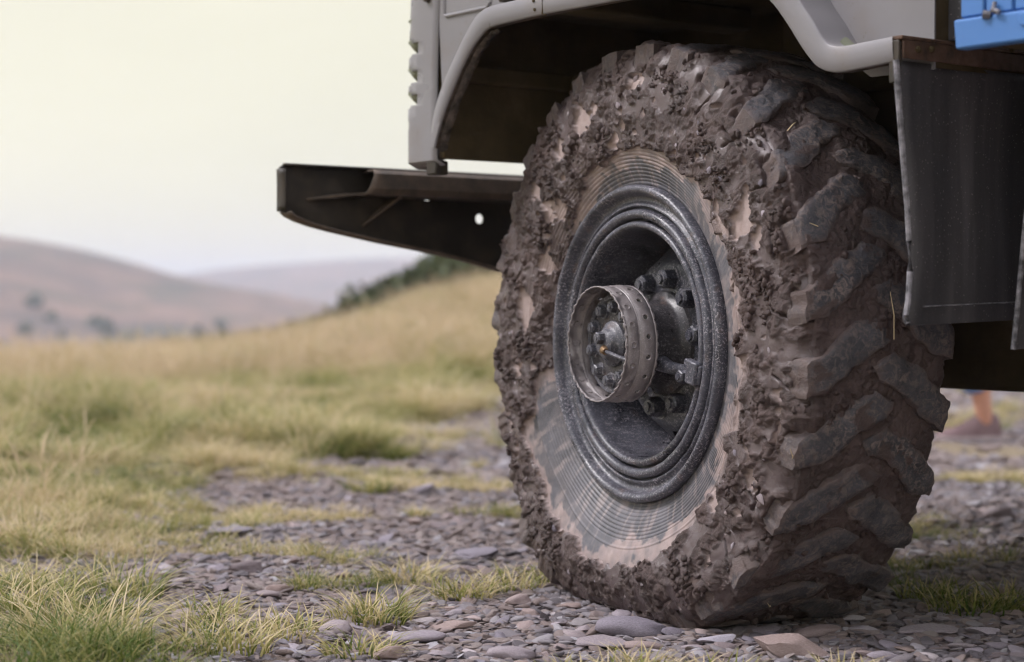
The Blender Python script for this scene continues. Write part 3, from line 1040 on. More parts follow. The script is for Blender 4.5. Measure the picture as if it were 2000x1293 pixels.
def wheel_part(name, me, parent=None):
    o = obj_mesh(name, me, parent or truck)
    if parent is None:
        o.location = (0, 0, HUB_Z)
        o.rotation_euler = (0, 0, STEER)
    return o


# ------------------------------------------------------------------ tyre carcass
near = catmull([(0.300, -0.03), (0.317, 0.0), (0.33, 0.006), (0.36, 0.019), (0.40, 0.029), (0.45, 0.034), (0.50, 0.031), (0.535, 0.023), (0.556, 0.011), (0.567, -0.010), (0.572, -0.05), (0.576, -0.1375)], 14)
near = resample(near, 0.0014)
r_, y_ = near[:, 0], near[:, 1]
ph = (r_ - 0.3255) / 0.0074
ridge = np.where((ph > 0) & (ph < 9), -0.0020 * np.clip(np.abs((ph % 1) - 0.5) * 2 - 0.45, 0, 1) / 0.55, 0)
near[:, 1] += ridge
near[:, 1] += np.where((r_ > 0.405) & (r_ < 0.409), 0.0012, 0)
far = near[::-1][1:].copy(); far[:, 1] = -0.275 - far[:, 1]
keep_far = resample(far, 0.012)
NT = 420
prof_all = np.vstack([near, keep_far])
V, th = lathe_v(prof_all, NT)
rb_t = np.radians([0, 30, 60, 88, 108, 125, 142, 160, 184, 193, 208, 225, 240, 270, 300, 330, 360])
rb_r = np.array([.392, .40, .402, .388, .384, .355, .318, .312, .315, 0.375, .455, .455, .450, .440, .420, .398, .392])


def mud_edge(theta, P):
    """radius at which the mud starts, for each point"""
    return np.interp(np.mod(theta, 2 * math.pi), rb_t, rb_r) + 0.020 * fbm(P * 17, 4, 0.6, off=5)


def film_mask(theta, r_, P):
    """thin dried film left just inside the mud's edge, and smeared patches"""
    e = mud_edge(theta, P)
    wd = 0.010 + 0.036 * np.clip(fbm(P * np.array([9, 9, 9]), 3, off=33) + 0.35, 0, 1.2)
    m = sstep(-0.003, 0.003, r_ - (e - wd) + 0.012 * fbm(P * 38, 3, 0.6, off=12))
    return m * (r_ < 0.56)


TH = np.broadcast_to(th[:, None], V.shape[:2]); RR = np.broadcast_to(prof_all[:, 0], V.shape[:2])
film = film_mask(TH, RR, V)
film[:, len(near):] = 0
me = raw_mesh('tyre', squash(V), grid_quads(NT, len(prof_all), True), m_rubber, None)
attr(me, 'film', film * np.clip(0.75 + 0.5 * fbm(V * 30, 3, off=77), 0.25, 1))
attr(me, 'streak', fbm(np.stack([np.cos(TH) * 26, np.sin(TH) * 26, RR * 14], -1), 4, 0.6, off=19))
tyre = wheel_part('tyre', me)
tyre['label'] = 'deflated-looking front tyre caked in brown mud'

# ------------------------------------------------------------------ tread lugs, two rows of chevron bars
NL = 28
PITCH = 2 * math.pi / NL
LUG_LO = resample(np.array([(0.024, -0.004), (-0.022, 0.012), (-0.062, 0.040), (-0.100, 0.072), (-0.150, 0.096)]), 0.002)
LUG_UP = resample(np.array([(0.024, 0.050), (-0.016, 0.084), (-0.058, 0.116), (-0.118, 0.146), (-0.164, 0.122)]), 0.002)
LUG_LO = LUG_LO[np.linspace(0, len(LUG_LO) - 1, 19).astype(int)]
LUG_UP = LUG_UP[np.linspace(0, len(LUG_UP) - 1, 19).astype(int)]
TH0 = R(5.0)


def lug_mesh(theta0, mirror, seed):
    nv = 11
    v = np.linspace(0, 1, nv)
    G = LUG_LO[:, None, :] * (1 - v)[None, :, None] + LUG_UP[:, None, :] * v[None, :, None]      # (u, v, (y, t))
    j = np.random.default_rng(seed)
    G = G + (0.0065 * pnoise(np.dstack([G * 20, np.full(G.shape[:2], seed * 1.7)])) + 0.005 * pnoise(np.dstack([G * 55, np.full(G.shape[:2], seed * 2.9)])))[..., None]
    full = np.pad(G, ((1, 1), (1, 1), (0, 0)), mode='edge')
    full[0, :, 0] += 0.003; full[-1, :, 0] -= 0.005
    full[:, 0, 1] -= 0.006; full[:, -1, 1] += 0.006
    y, t = full[..., 0], full[..., 1]
    nu, nvv = y.shape
    du = np.minimum(np.arange(nu), np.arange(nu)[::-1])[:, None] - 1
    dv = np.minimum(np.arange(nvv), np.arange(nvv)[::-1])[None, :] - 1
    side_m = (du < 0) | (dv < 0)
    dist = np.minimum(du * 0.0085, dv * 0.0065)
    if mirror: y = -0.275 - y
    rt = 0.597 + 0.007 * (1 - ((y + 0.1375) / 0.16) ** 2)
    th_ = theta0 + t / 0.6
    P = np.stack([-0.6 * np.cos(th_), y, 0.6 * np.sin(th_)], -1)
    rt = rt + 0.004 * pnoise(P * 11, 61.0) + 0.0028 * fbm(P * 26, 3, off=2) + 0.0012 * fbm(P * 90, 2, off=6) - 0.0035 * np.exp(-np.clip(dist, 0, 1) / 0.0025)
    rt = rt - 0.008 * sstep(0.25, 0.7, pnoise(P * 15, 50.0)) * (dist < 0.012)
    outer = np.zeros_like(rt, bool); outer[0, :] = True
    rr = np.where(side_m, np.where(outer, 0.545, 0.556), rt)
    V = np.stack([-rr * np.cos(th_), y, rr * np.sin(th_)], -1)
    me = raw_mesh('tread_block', squash(V), grid_quads(nu, nvv, flip=mirror), m_lug, 50)
    attr(me, 'edge', np.where(side_m, 1.0, np.exp(-np.clip(dist, 0, 1) / 0.006)))
    return me


for k in range(NL):
    for mir in (False, True):
        wheel_part('tread_block', lug_mesh(TH0 + k * PITCH + (0.5 * PITCH if mir else 0), mir, k * 2 + mir), tyre)

# ------------------------------------------------------------------ mud caked on the tyre
mp = resample(np.vstack([near, keep_far])[:, :2], 0.0022)
mp = mp[(mp[:, 0] > 0.312) & ~((mp[:, 1] < -0.275))]
k0 = np.argmax(mp[:, 1] > -0.01)
mp = mp[k0:]
tg = np.gradient(mp, axis=0); tg /= np.linalg.norm(tg, axis=1)[:, None]
ntgt = np.stack([-tg[:, 1], tg[:, 0]], -1)            # (r, y) normal pointing outward
if ntgt[len(mp) // 5, 1] < 0: ntgt = -ntgt
for _ in range(6):
    ntgt[1:-1] = (ntgt[:-2] + ntgt[1:-1] * 2 + ntgt[2:]) / 4
ntgt /= np.linalg.norm(ntgt, axis=1)[:, None]
NM = 1640
V, th = lathe_v(mp, NM)
N3, _ = lathe_v(ntgt, NM)
TH = np.broadcast_to(th[:, None], V.shape[:2]); RR = np.broadcast_to(mp[:, 0], V.shape[:2]); YY = V[..., 1]
tread = (YY < -0.002) & (RR > 0.55)
big = fbm(V * 11, 3, off=1)
lump = sstep(-0.34, 0.10, pnoise(V * 24, 7.0) + 0.5 * pnoise(V * 55, 3.0))
warp = V + 0.004 * np.stack([pnoise(V * 60, 1.0), pnoise(V * 60, 2.0), pnoise(V * 60, 3.0)], -1)
clod = np.abs(pnoise(warp * 30, 11.0)); crumb = np.abs(pnoise(warp * 66, 13.0)); fine = np.abs(pnoise(warp * 130, 17.0))
rough_k = sstep(0.0, 0.45, fbm(V * 20, 3, off=27) + 0.25)
h = 0.007 + 0.0045 * big + 0.0012 * pnoise(V * 50, 8.0) + lump * (0.010 * clod + 0.0055 * crumb + 0.003 * fine)
flat = (1 - lump) * 0.9
h_tread = 0.0180 + 0.008 * fbm(V * 12, 2, off=31) + 0.006 * clod + 0.005 * crumb + 0.003 * fine
sh_d = np.hypot(RR - 0.5655, YY + 0.004)
h_tread = h_tread + 0.013 * np.exp(-(sh_d / 0.03) ** 2) * (0.6 + 0.8 * fbm(V * 12, 2, off=44))
h = h + (~tread) * 0.018 * np.exp(-(sh_d / 0.03) ** 2) * (0.6 + 0.8 * fbm(V * 12, 2, off=44))
h = np.where(tread, h_tread, h)
# dry peeled patches inside the mud
stretch = V * np.array([20, 20, 11])
patch = sstep(0.40, 0.47, pnoise(stretch, 71.0) + 0.22 * pnoise(V * 70, 72.0)) * (RR < 0.535) * (~tread)
small = sstep(0.52, 0.56, pnoise(V * 42, 90.0)) * sstep(-0.1, 0.2, pnoise(V * 6, 91.0)) * (RR < 0.56) * (~tread)
patch = np.maximum(patch, small)
dth = np.abs(np.mod(TH + math.pi, 2 * math.pi) - math.pi)
strip_ = sstep(0.02, -0.02, np.abs(RR - 0.408 - 0.022 * pnoise(V * 9, 94.0)) - 0.012 - 0.010 * pnoise(V * 28, 95.0)) * sstep(0.75, 0.55, dth) * sstep(-0.25, -0.15, pnoise(V * 21, 96.0))
patch = np.maximum(patch, strip_ * (~tread))
h = h * (1 - patch) + 0.0012 * patch
edge_r = mud_edge(TH, V)
cover = sstep(-0.004, 0.007, RR - edge_r)
cover = np.where(tread, 1.0, cover)
# cracks where the lug ends meet the sidewall mud, and a fainter set further in
rel = np.mod(TH - TH0, PITCH) * 0.58
on_lug = sstep(-0.004, 0.006, rel) * sstep(0.066, 0.056, rel)
crk = np.exp(-((RR - 0.5535 - 0.004 * big) / 0.0032) ** 2) * on_lug
lugid = np.floor(np.mod(TH - TH0, 2 * math.pi) / PITCH)
coin = (np.mod(np.sin(lugid * 12.9898) * 43758.5, 1.0))
crk2 = np.exp(-((RR - 0.521 - 0.012 * coin - 0.006 * big) / 0.0022) ** 2) * on_lug * (coin > 0.35) * 0.7
dlo = np.exp(-((rel - 0.004 - 0.5 * (0.556 - RR)) / 0.0022) ** 2) * (RR > 0.505) * (coin < 0.75) * 0.6
gap = np.where(tread, 0, np.maximum(np.maximum(crk, crk2), dlo))
disp = cover * h - (1 - cover) * 0.012 - gap * 0.022
Vd = V + N3 * disp[..., None]
me = raw_mesh('mud_coating', squash(Vd), grid_quads(NM, len(mp), True), m_mud, None)
attr(me, 'film', np.maximum(patch, np.where(tread, 0, sstep(0.9, 0.5, cover)))); attr(me, 'flat', np.where(tread, 0.15, flat * (1 - patch)))
mud = wheel_part('mud_coating', me, tyre)
mud['label'] = 'thick crumbly brown mud stuck over the tyre sidewall'

# crumbs of mud standing on the crust
ico = bmesh.new(); bmesh.ops.create_icosphere(ico, subdivisions=1, radius=1.0)
IV = np.array([v.co[:] for v in ico.verts]); IF = np.array([[v.index for v in f.verts] for f in ico.faces]); ico.free()
r_ = np.random.default_rng(31)
nsel = 60000
ci, cj = r_.integers(0, NM, nsel), r_.integers(0, len(mp), nsel)
dens = sstep(0.02, 0.6, fbm(V[ci, cj] * 13, 3, off=66)) * (cover[ci, cj] > 0.97) * (patch[ci, cj] < 0.05) * np.where(tread[ci, cj], 0.30, 1.0) * (gap[ci, cj] < 0.2) * (RR[ci, cj] / 0.58) ** 1
sel = r_.random(nsel) < dens * 0.8
ci, cj = ci[sel][:9500], cj[sel][:9500]
nc = len(ci)
cs = 0.0014 + 0.0058 * r_.random(nc) ** 3.4
cen = Vd[ci, cj] + N3[ci, cj] * (cs * 0.35)[:, None]
D = IV[None] * (1 + 0.30 * r_.normal(size=(nc, len(IV), 1)).clip(-1.2, 1.2)) * r_.uniform(0.55, 1.45, (nc, 1, 3))
CV = cen[:, None, :] + D * cs[:, None, None]
CF = (np.arange(nc) * len(IV))[:, None, None] + IF[None]
me = raw_mesh('mud_crumb', squash(CV.reshape(-1, 3)), CF.reshape(-1, 3), m_mud, None)
attr(me, 'film', np.zeros(nc * len(IV))); attr(me, 'flat', np.zeros(nc * len(IV)))
cr_o = wheel_part('mud_crumb', me, tyre); cr_o['kind'] = 'stuff'

# bits of stone and straw stuck in the mud
r_ = np.random.default_rng(21)
bits = [pebble(500 + k, 2, 0.45, True, m_st_grey) for k in range(5)] + [pebble(520 + k, 2, 0.4, True, m_st_brown) for k in range(2)]
for k in range(40):
    t_ = r_.uniform(-1.75, 1.9) if k < 28 else r_.uniform(1.9, 4.5)
    rr = r_.uniform(0.43, 0.55)
    i = int((t_ % (2 * math.pi)) / (2 * math.pi) * NM) % NM
    j_ = int(np.argmin(np.abs(mp[:len(mp) // 2, 0] - rr)))
    if cover[i, j_] < 0.95: continue
    o = obj_mesh('pebble', bits[r_.integers(0, 7)], tyre, loc=Vector(squash(Vd[i, j_])))
    s_ = r_.uniform(0.004, 0.010) * (1.5 if r_.random() < 0.12 else 1)
    o.scale = (s_ * 1.2, s_ * 1.1, s_)
    o.rotation_euler = (R(90) + r_.normal(0, 0.3), r_.uniform(0, 6), r_.normal(0, 0.3))
M = Mat('straw', 0.7); M.color(M.mix(M.noise(60), (0.55, 0.43, 0.24), (0.62, 0.52, 0.34))); m_strawbit = M.m
for (t_, yy, rr, ang, ln) in ((0.37, -0.02, 0.588, 0.5, 0.03), (0.10, -0.15, 0.60, 1.5, 0.085), (-0.32, 0.03, 0.575, 1.1, 0.03), (0.72, -0.04, 0.60, 2.5, 0.03), (-0.9, -0.05, 0.60, 0.8, 0.03)):
    c = Vector((-rr * math.cos(t_), yy, rr * math.sin(t_)))
    tu, ax = Vector((math.sin(t_), 0, math.cos(t_))), Vector((0, 1, 0))
    d = tu * math.sin(ang) + ax * math.cos(ang)
    nrm = Vector((-math.cos(t_), 0, math.sin(t_)))
    bm = bmesh.new()
    add_tube(bm, [c - d * ln * 0.5 + nrm * 0.004, c + nrm * 0.012, c + d * ln * 0.5 + nrm * 0.009], [0.0012, 0.0011, 0.0005], 5)
    bm_obj('straw', bm, m_strawbit, tyre)

# ------------------------------------------------------------------ rim
rp = [(0.300, -0.03), (0.316, -0.012), (0.3185, 0.004), (0.319, 0.014), (0.316, 0.021), (0.310, 0.0235), (0.304, 0.021), (0.300, 0.014), (0.297, 0.006), (0.2925, 0.002),
      (0.287, 0.0015), (0.2835, 0.004), (0.280, 0.0075), (0.2765, 0.0075), (0.2745, 0.003), (0.2735, -0.004), (0.2715, -0.004), (0.2705, 0.004), (0.268, 0.0115), (0.263, 0.015),
      (0.257, 0.0145), (0.2525, 0.010), (0.2505, 0.002), (0.250, -0.007), (0.2475, -0.007), (0.2465, 0.003), (0.244, 0.010), (0.239, 0.0125), (0.2335, 0.0105),
      (0.2300, 0.003), (0.2285, -0.010), (0.2280, -0.05), (0.2255, -0.10), (0.2225, -0.150), (0.2205, -0.158)]
rp = resample(catmull(rp, 4), 0.0022)
V, th = lathe_v(rp, 256)
rr_ = np.hypot(V[..., 0], V[..., 2])
dent = 0.0012 * fbm(V * 22, 3, off=14) * sstep(0.226, 0.236, rr_)
V[..., 1] += dent
# the split of the lock ring
me = raw_mesh('wheel_rim', V, grid_quads(256, len(rp), True), m_rim, 45)
rim = wheel_part('wheel_rim', me)

# disc with hand holes
dr = np.concatenate([np.linspace(0.2225, 0.163, 22), np.linspace(0.160, 0.070, 16)])
dy = np.interp(dr, [0.07, 0.10, 0.158, 0.168, 0.205, 0.2225], [-0.066, -0.068, -0.072, -0.078, -0.128, -0.148])
prof = np.stack([dr, dy], -1)
V, th = lathe_v(prof, 240)
Q = grid_quads(240, len(prof), True)
cth = th + math.pi / 240
ii, jj = np.meshgrid(np.arange(240), np.arange(len(prof) - 1), indexing='ij')
crr = (dr[jj] + dr[jj + 1]) / 2
rel = (np.mod(cth[ii] - R(22), math.pi / 2.5) - math.pi / 5) * 0.19
inside = (rel / 0.036) ** 2 + ((crr - 0.190) / 0.014) ** 2 < 1
me = raw_mesh('wheel_disc', V, Q[~inside.ravel()], m_disc, 40)
disc = wheel_part('wheel_disc', me, rim)
md = disc.modifiers.new('solid', 'SOLIDIFY'); md.thickness = 0.008; md.offset = 0
# brake drum behind the disc closes the wheel off
V, th = lathe_v([(0.0, -0.20), (0.17, -0.20), (0.185, -0.195), (0.19, -0.24), (0.19, -0.27)], 64)
wheel_part('brake_drum', raw_mesh('brake_drum', V, grid_quads(64, 5, True), m_chassis, 40), rim)
V, th = lathe_v([(0.2205, -0.157), (0.224, -0.20), (0.232, -0.262), (0.262, -0.28), (0.305, -0.285)], 96)
wheel_part('rim_well', raw_mesh('rim_well', V, grid_quads(96, 5, True), m_chassis, 40), rim)


def hex_nut(r0, hgt, stud_r, stud_h, mat, seed=0, washer=0.0):
    bm = bmesh.new()
    if washer:
        bmesh.ops.create_cone(bm, cap_ends=True, segments=20, radius1=washer, radius2=washer * 0.96, depth=0.004, matrix=Matrix.Translation((0, 0, 0.002)))
    bmesh.ops.create_cone(bm, cap_ends=True, segments=6, radius1=r0, radius2=r0 * 0.97, depth=hgt, matrix=Matrix.Translation((0, 0, hgt / 2 + (0.003 if washer else 0))))
    bmesh.ops.create_cone(bm, cap_ends=True, segments=6, radius1=r0 * 0.97, radius2=r0 * 0.80, depth=hgt * 0.16, matrix=Matrix.Translation((0, 0, hgt * 1.08 + (0.003 if washer else 0))))
    bmesh.ops.create_cone(bm, cap_ends=True, segments=14, radius1=stud_r, radius2=stud_r * 0.85, depth=stud_h, matrix=Matrix.Translation((0, 0, hgt + stud_h / 2)))
    me = bpy.data.meshes.new('nut'); bm.to_mesh(me); bm.free(); smooth(me, 30)
    me.materials.append(mat)
    return me


def on_axis(o, rad, theta, y, spin=0.0):
    o.location = (-rad * math.cos(theta), y, rad * math.sin(theta))
    o.rotation_euler = (R(-90), spin, 0)
    return o


nut = hex_nut(0.021, 0.026, 0.0115, 0.012, m_disc, washer=0.027)
for k in range(10):
    on_axis(obj_mesh('wheel_nut', nut, rim), 0.132, R(8 + 36 * k), -0.0705, 0.3 * k)

# lock ring clamp and its bolt, at the rear of the rim
t_ = R(-13)
bm = bmesh.new()
add_box(bm, (-0.019, -0.030, 0.205), (0.019, 0.018, 0.252))
add_box(bm, (-0.023, 0.008, 0.212), (0.023, 0.024, 0.246))
add_box(bm, (-0.016, -0.012, 0.176), (0.016, 0.006, 0.207))
for v in bm.verts:
    x0, y0, z0 = v.co
    v.co = Vector((-z0 * math.cos(t_) + x0 * math.sin(t_), y0, z0 * math.sin(t_) + x0 * math.cos(t_)))
cl = bm_obj('ring_clamp', bm, m_rim, rim, bevel=0.004)
on_axis(obj_mesh('clamp_bolt', hex_nut(0.014, 0.014, 0.007, 0.006, m_rim), rim), 0.185, R(-19), 0.002)
bm = bmesh.new()
pth = [(-0.072 * math.cos(R(-30)), -0.01, 0.072 * math.sin(R(-30))), (-0.12 * math.cos(R(-22)), -0.004, 0.12 * math.sin(R(-22))), (-0.165 * math.cos(R(-17)), -0.006, 0.165 * math.sin(R(-17))), (-0.20 * math.cos(R(-14)), -0.008, 0.20 * math.sin(R(-14)))]
add_tube(bm, pth, [0.018, 0.013, 0.011, 0.011], 12)
bm_obj('air_line', bm, m_rim, rim)

# ------------------------------------------------------------------ hub
hp = [(0.108, -0.066), (0.104, -0.058), (0.092, -0.052), (0.0865, -0.044), (0.083, -0.030), (0.0815, 0.02), (0.0815, 0.030), (0.112, 0.032), (0.113, 0.040), (0.104, 0.0415), (0.0995, 0.045), (0.099, 0.055), (0.096, 0.0575), (0.030, 0.0575), (0.0, 0.0575)]
V, th = lathe_v(hp, 96)
me = raw_mesh('wheel_hub', V, grid_quads(96, len(hp), True), m_hubdark, 30)
hub = wheel_part('wheel_hub', me)
bp = [(0.0985, 0.0585), (0.0985, 0.0605), (0.090, 0.061), (0.088, 0.0585)]
V, th = lathe_v(bp, 80)
wheel_part('hub_flange', raw_mesh('hub_flange', V, grid_quads(80, 4, True), m_hubface, 30), hub)
nut2 = hex_nut(0.0125, 0.012, 0.0068, 0.007, m_hubface, washer=0.0165)
for k in range(10):
    on_axis(obj_mesh('hub_bolt', nut2, hub), 0.0745, R(11 + 36 * k), 0.0572, 0.7 * k)
V, th = lathe_v([(0.046, 0.0575), (0.046, 0.062), (0.042, 0.066), (0.036, 0.068), (0.031, 0.072), (0.028, 0.080), (0.020, 0.084), (0.0, 0.085)], 40)
V[..., 1] += 0.0015 * pnoise(V * 60)
wheel_part('centre_cap', raw_mesh('centre_cap', V, grid_quads(40, 8, True), m_hubface, 40), hub)
on_axis(obj_mesh('cap_nut', hex_nut(0.013, 0.014, 0.006, 0.004, m_hubface), hub), 0.012, R(100), 0.082, 0.2)
bm = bmesh.new()
add_tube(bm, [(-0.008, 0.084, -0.010), (-0.016, 0.090, -0.012), (-0.026, 0.092, -0.015)], [0.0085, 0.009, 0.0065], 12)
bm_obj('valve_fitting', bm, m_brass, hub)
bm = bmesh.new()
add_tube(bm, [(-0.022, 0.091, -0.014), (-0.05, 0.090, -0.020), (-0.078, 0.082, -0.028), (-0.105, 0.072, -0.036)], 0.0042, 8)
bm_obj('valve_stem', bm, m_hubface, hub)


# perforated guard ring round the hub
def ring_mesh():
    bm = bmesh.new()
    nh = 18
    HA = math.pi / nh

    def P(t, y, r): return bm.verts.new((-r * math.cos(t), y, r * math.sin(t)))
    sq = [(1, 0), (1, 1), (0, 1), (-1, 1), (-1, 0), (-1, -1), (0, -1), (1, -1)]
    for row, (yc, hy, r0, hole, off) in enumerate(((0.0815, 0.0125, 0.1150, 0.0052, 0.0), (0.0475, 0.0165, 0.1165, 0.0052, 0.4))):
        for k in range(nh):
            tc = (k + off) * 2 * HA
            outer = [P(tc + sx * HA, yc + sy * hy, r0) for sx, sy in sq]
            nO = 8
            rim1 = [P(tc + 1.7 * hole * math.cos(i * math.pi / 4) / r0, yc + 1.7 * hole * math.sin(i * math.pi / 4), r0) for i in range(nO)]
            rim2 = [P(tc + 1.15 * hole * math.cos(i * math.pi / 4) / r0, yc + 1.15 * hole * math.sin(i * math.pi / 4), r0 + (0.0016 if row == 0 else 0.001)) for i in range(nO)]
            inn = [P(tc + hole * 0.8 * math.cos(i * math.pi / 4) / r0, yc + hole * 0.9 * math.sin(i * math.pi / 4), r0 - 0.001) for i in range(nO)]
            for i in range(nO):
                j = (i + 1) % nO
                bm.faces.new((outer[i], outer[j], rim1[j], rim1[i]))
                bm.faces.new((rim1[i], rim1[j], rim2[j], rim2[i]))
                bm.faces.new((rim2[i], rim2[j], inn[j], inn[i]))
            if row == 0:
                bm.faces.new(inn)
    n = 216
    def band(pts):
        rows = []
        for f in pts:
            rows.append([P(2 * math.pi * i / n, *f(i)) for i in range(n)])
        for a, b in zip(rows[:-1], rows[1:]):
            for i in range(n):
                bm.faces.new((a[i], a[(i + 1) % n], b[(i + 1) % n], b[i]))
    sc = lambda i: 0.0014 * math.cos(i * 2 * math.pi * 36 / n)
    rd = np.random.default_rng(4).normal(0, 0.0006, n)
    band([lambda i: (0.0940, 0.1150), lambda i: (0.0985 + sc(i) + rd[i], 0.1152)])
    band([lambda i: (0.0690, 0.1150), lambda i: (0.0672, 0.1136), lambda i: (0.0658, 0.1136), lambda i: (0.0640, 0.1165)])
    band([lambda i: (0.0310, 0.1165), lambda i: (0.0262 - sc(i) + rd[i], 0.1168)])
    bmesh.ops.remove_doubles(bm, verts=bm.verts, dist=0.0002)
    for v in bm.verts:
        w = 0.0016 * pnoise(np.array([[v.co.x * 14, v.co.y * 6, v.co.z * 14]]))[0]
        d = Vector((v.co.x, 0, v.co.z)).normalized()
        v.co += d * w
    return bm


gr = bm_obj('guard_ring', ring_mesh(), m_ring, hub, angle=50)
md = gr.modifiers.new('solid', 'SOLIDIFY'); md.thickness = 0.0028; md.offset = -1

# ------------------------------------------------------------------ wing (fender) band round the arch
B_OUT = 0.10
outer_px = [(841, 286), (841, 268), (842, 250), (848, 218), (857, 184), (871, 146), (886, 113), (902, 78), (917, 50), (929, 32), (938, 23), (948, 16), (960, 12), (996, 3), (1060, -12), (1150, -33), (1260, -58), (1380, -84), (1460, -100), (1500, -92), (1528, -58), (1558, 0), (1584, 39), (1600, 67), (1611, 82), (1622, 88), (1641, 90), (1678, 83), (1741, 71)]
inner_px = [(847, 290), (851, 272), (857, 250), (865, 224), (876, 193), (889, 161), (903, 129), (918, 99), (932, 78), (940, 68), (947, 60), (957, 54), (970, 50), (998, 43), (1060, 29), (1150, 12), (1260, -8), (1370, -28), (1430, -38), (1462, -30), (1482, -14), (1508, 10), (1536, 50), (1556, 82), (1578, 114), (1598, 134), (1630, 142), (1680, 134), (1744, 121)]
OB = catmull([side(px, py, B_OUT) for px, py in outer_px], 3)
IB = catmull([side(px, py, B_OUT) for px, py in inner_px], 3)
ns = len(OB)
rear_w = sstep(0.15, -0.45, OB[:, 0])
rows = []
for f, bb in ((0.0, lambda i: 0.055 - 0.05 * rear_w[i]), (0.0, lambda i: 0.0945), (0.02, lambda i: 0.0985), (0.06, lambda i: 0.1000), (0.5, lambda i: 0.1010), (0.95, lambda i: 0.1000), (0.985, lambda i: 0.0985), (1.0, lambda i: 0.0950), (1.0, lambda i: 0.082), (0.985, lambda i: 0.075)):
    rows.append([(OB[i, 0] * (1 - f) + IB[i, 0] * f, bb(i), OB[i, 1] * (1 - f) + IB[i, 1] * f) for i in range(ns)])
V = np.array(rows)
V[..., 1] += 0.0012 * pnoise(V * 9)
me = raw_mesh('wing_band', V, grid_quads(10, ns), m_paint, 50)
me.materials.append(m_lip)
me.polygons.foreach_set('material_index', np.repeat([0] * 7 + [1] * 2, ns - 1).astype(np.int32))
wing = obj_mesh('wheel_arch_band', me, truck)
# seam strip across the band
bm = bmesh.new()
j = int(np.argmin(np.abs(OB[:, 0] - side(1053, 10, B_OUT)[0])))
p0, p1 = Vector((OB[j, 0], 0.1015, OB[j, 1])), Vector((IB[j, 0], 0.1015, IB[j, 1]))
add_tube(bm, [p0, p1, p1 + Vector((-0.008, -0.004, -0.002))], 0.0016, 6)
bm_obj('panel_seam', bm, m_arch, wing)
for (px, py) in ((1043, 3), (1045, 20)):
    a_, z_ = side(px, py, B_OUT)
    bm = bmesh.new(); bmesh.ops.create_cone(bm, cap_ends=True, segments=10, radius1=0.004, radius2=0.003, depth=0.004, matrix=Matrix.Translation((a_, 0.1015, z_)) @ Matrix.Rotation(R(-90), 4, 'X'))
    bm_obj('rivet', bm, m_arch, wing)
# ragged dried mud along the lip
V = []
for k in range(3):
    V.append([(IB[i, 0] - 0.001 * k, 0.092 - 0.011 * k, IB[i, 1] - (0.004 if k == 1 else 0.0)) for i in range(0, ns)])
V = np.array(V); n_fr = int(ns * 0.44)
V = V[:, :n_fr]
V = np.repeat(V, 4, axis=1) * 0.25 + np.repeat(np.roll(V, -1, axis=1), 4, axis=1) * 0.25 + np.repeat(V, 4, axis=1) * 0.5
V = V[:, :-8]
V[..., 0] -= 0.004 + 0.006 * np.abs(fbm(V * 60, 3)); V[..., 2] -= 0.003 + 0.007 * np.abs(fbm(V * 55, 3, off=4))
obj_mesh('lip_mud', raw_mesh('lip_mud', V, grid_quads(3, V.shape[1]), m_lip, None), wing)

# ------------------------------------------------------------------ cab side panels
B_CAB = 0.062
j_top = int(np.argmax(OB[:, 1]))
fr = [tuple(OB[i]) for i in range(0, j_top + 1)]
a_seam = side(856, 150, B_CAB)[0]
z_top = 2.35
front_outline = [(a_seam - 0.004, OB[0, 1] + 0.0)] if False else []
poly = [p for p in fr if p[0] < a_seam - 0.004]
i0 = next(i for i, p in enumerate(fr) if p[0] < a_seam - 0.004)
poly = [(a_seam - 0.004, np.interp(a_seam - 0.004, [fr[i0][0], fr[i0 - 1][0]], [fr[i0][1], fr[i0 - 1][1]]))] + poly
a_mid = OB[j_top, 0]
poly = poly + [(a_mid, z_top), (a_seam - 0.004, z_top)]
cab = plate('cab_side', poly, [], lambda u, v, w: (u, B_CAB + w, v), 0.004, m_paint, truck, bevel=0.0)
# embossed rectangle on the panel
c0 = side(868, 30, B_CAB); c1 = side(958, 3, B_CAB)
bm = bmesh.new()
rp_ = [(c0[0], z_top - 0.5), (c0[0] - 0.001, c0[1]), (c0[0] - 0.012, c0[1] - 0.004), (c1[0] + 0.012, c0[1] - 0.004), (c1[0], c0[1] + 0.006), (c1[0], z_top - 0.5)]
add_tube(bm, [(p[0], B_CAB + 0.0, p[1]) for p in rp_], 0.005, 8)
bm_obj('pressed_bead', bm, m_paint, cab)
bm = bmesh.new()
p = side(838, -2, B_CAB)
bmesh.ops.create_cone(bm, cap_ends=True, segments=14, radius1=0.011, radius2=0.008, depth=0.012, matrix=Matrix.Translation((p[0], B_CAB + 0.006, p[1])) @ Matrix.Rotation(R(-90), 4, 'X'))
bm_obj('bolt', bm, m_chassis, cab)
bm = bmesh.new()
p = side(998, -6, B_CAB)
add_box(bm, (p[0] - 0.02, B_CAB, p[1] - 0.012), (p[0] + 0.02, B_CAB + 0.02, p[1] + 0.02))
bm_obj('handle_catch', bm, m_chassis, cab, bevel=0.004)

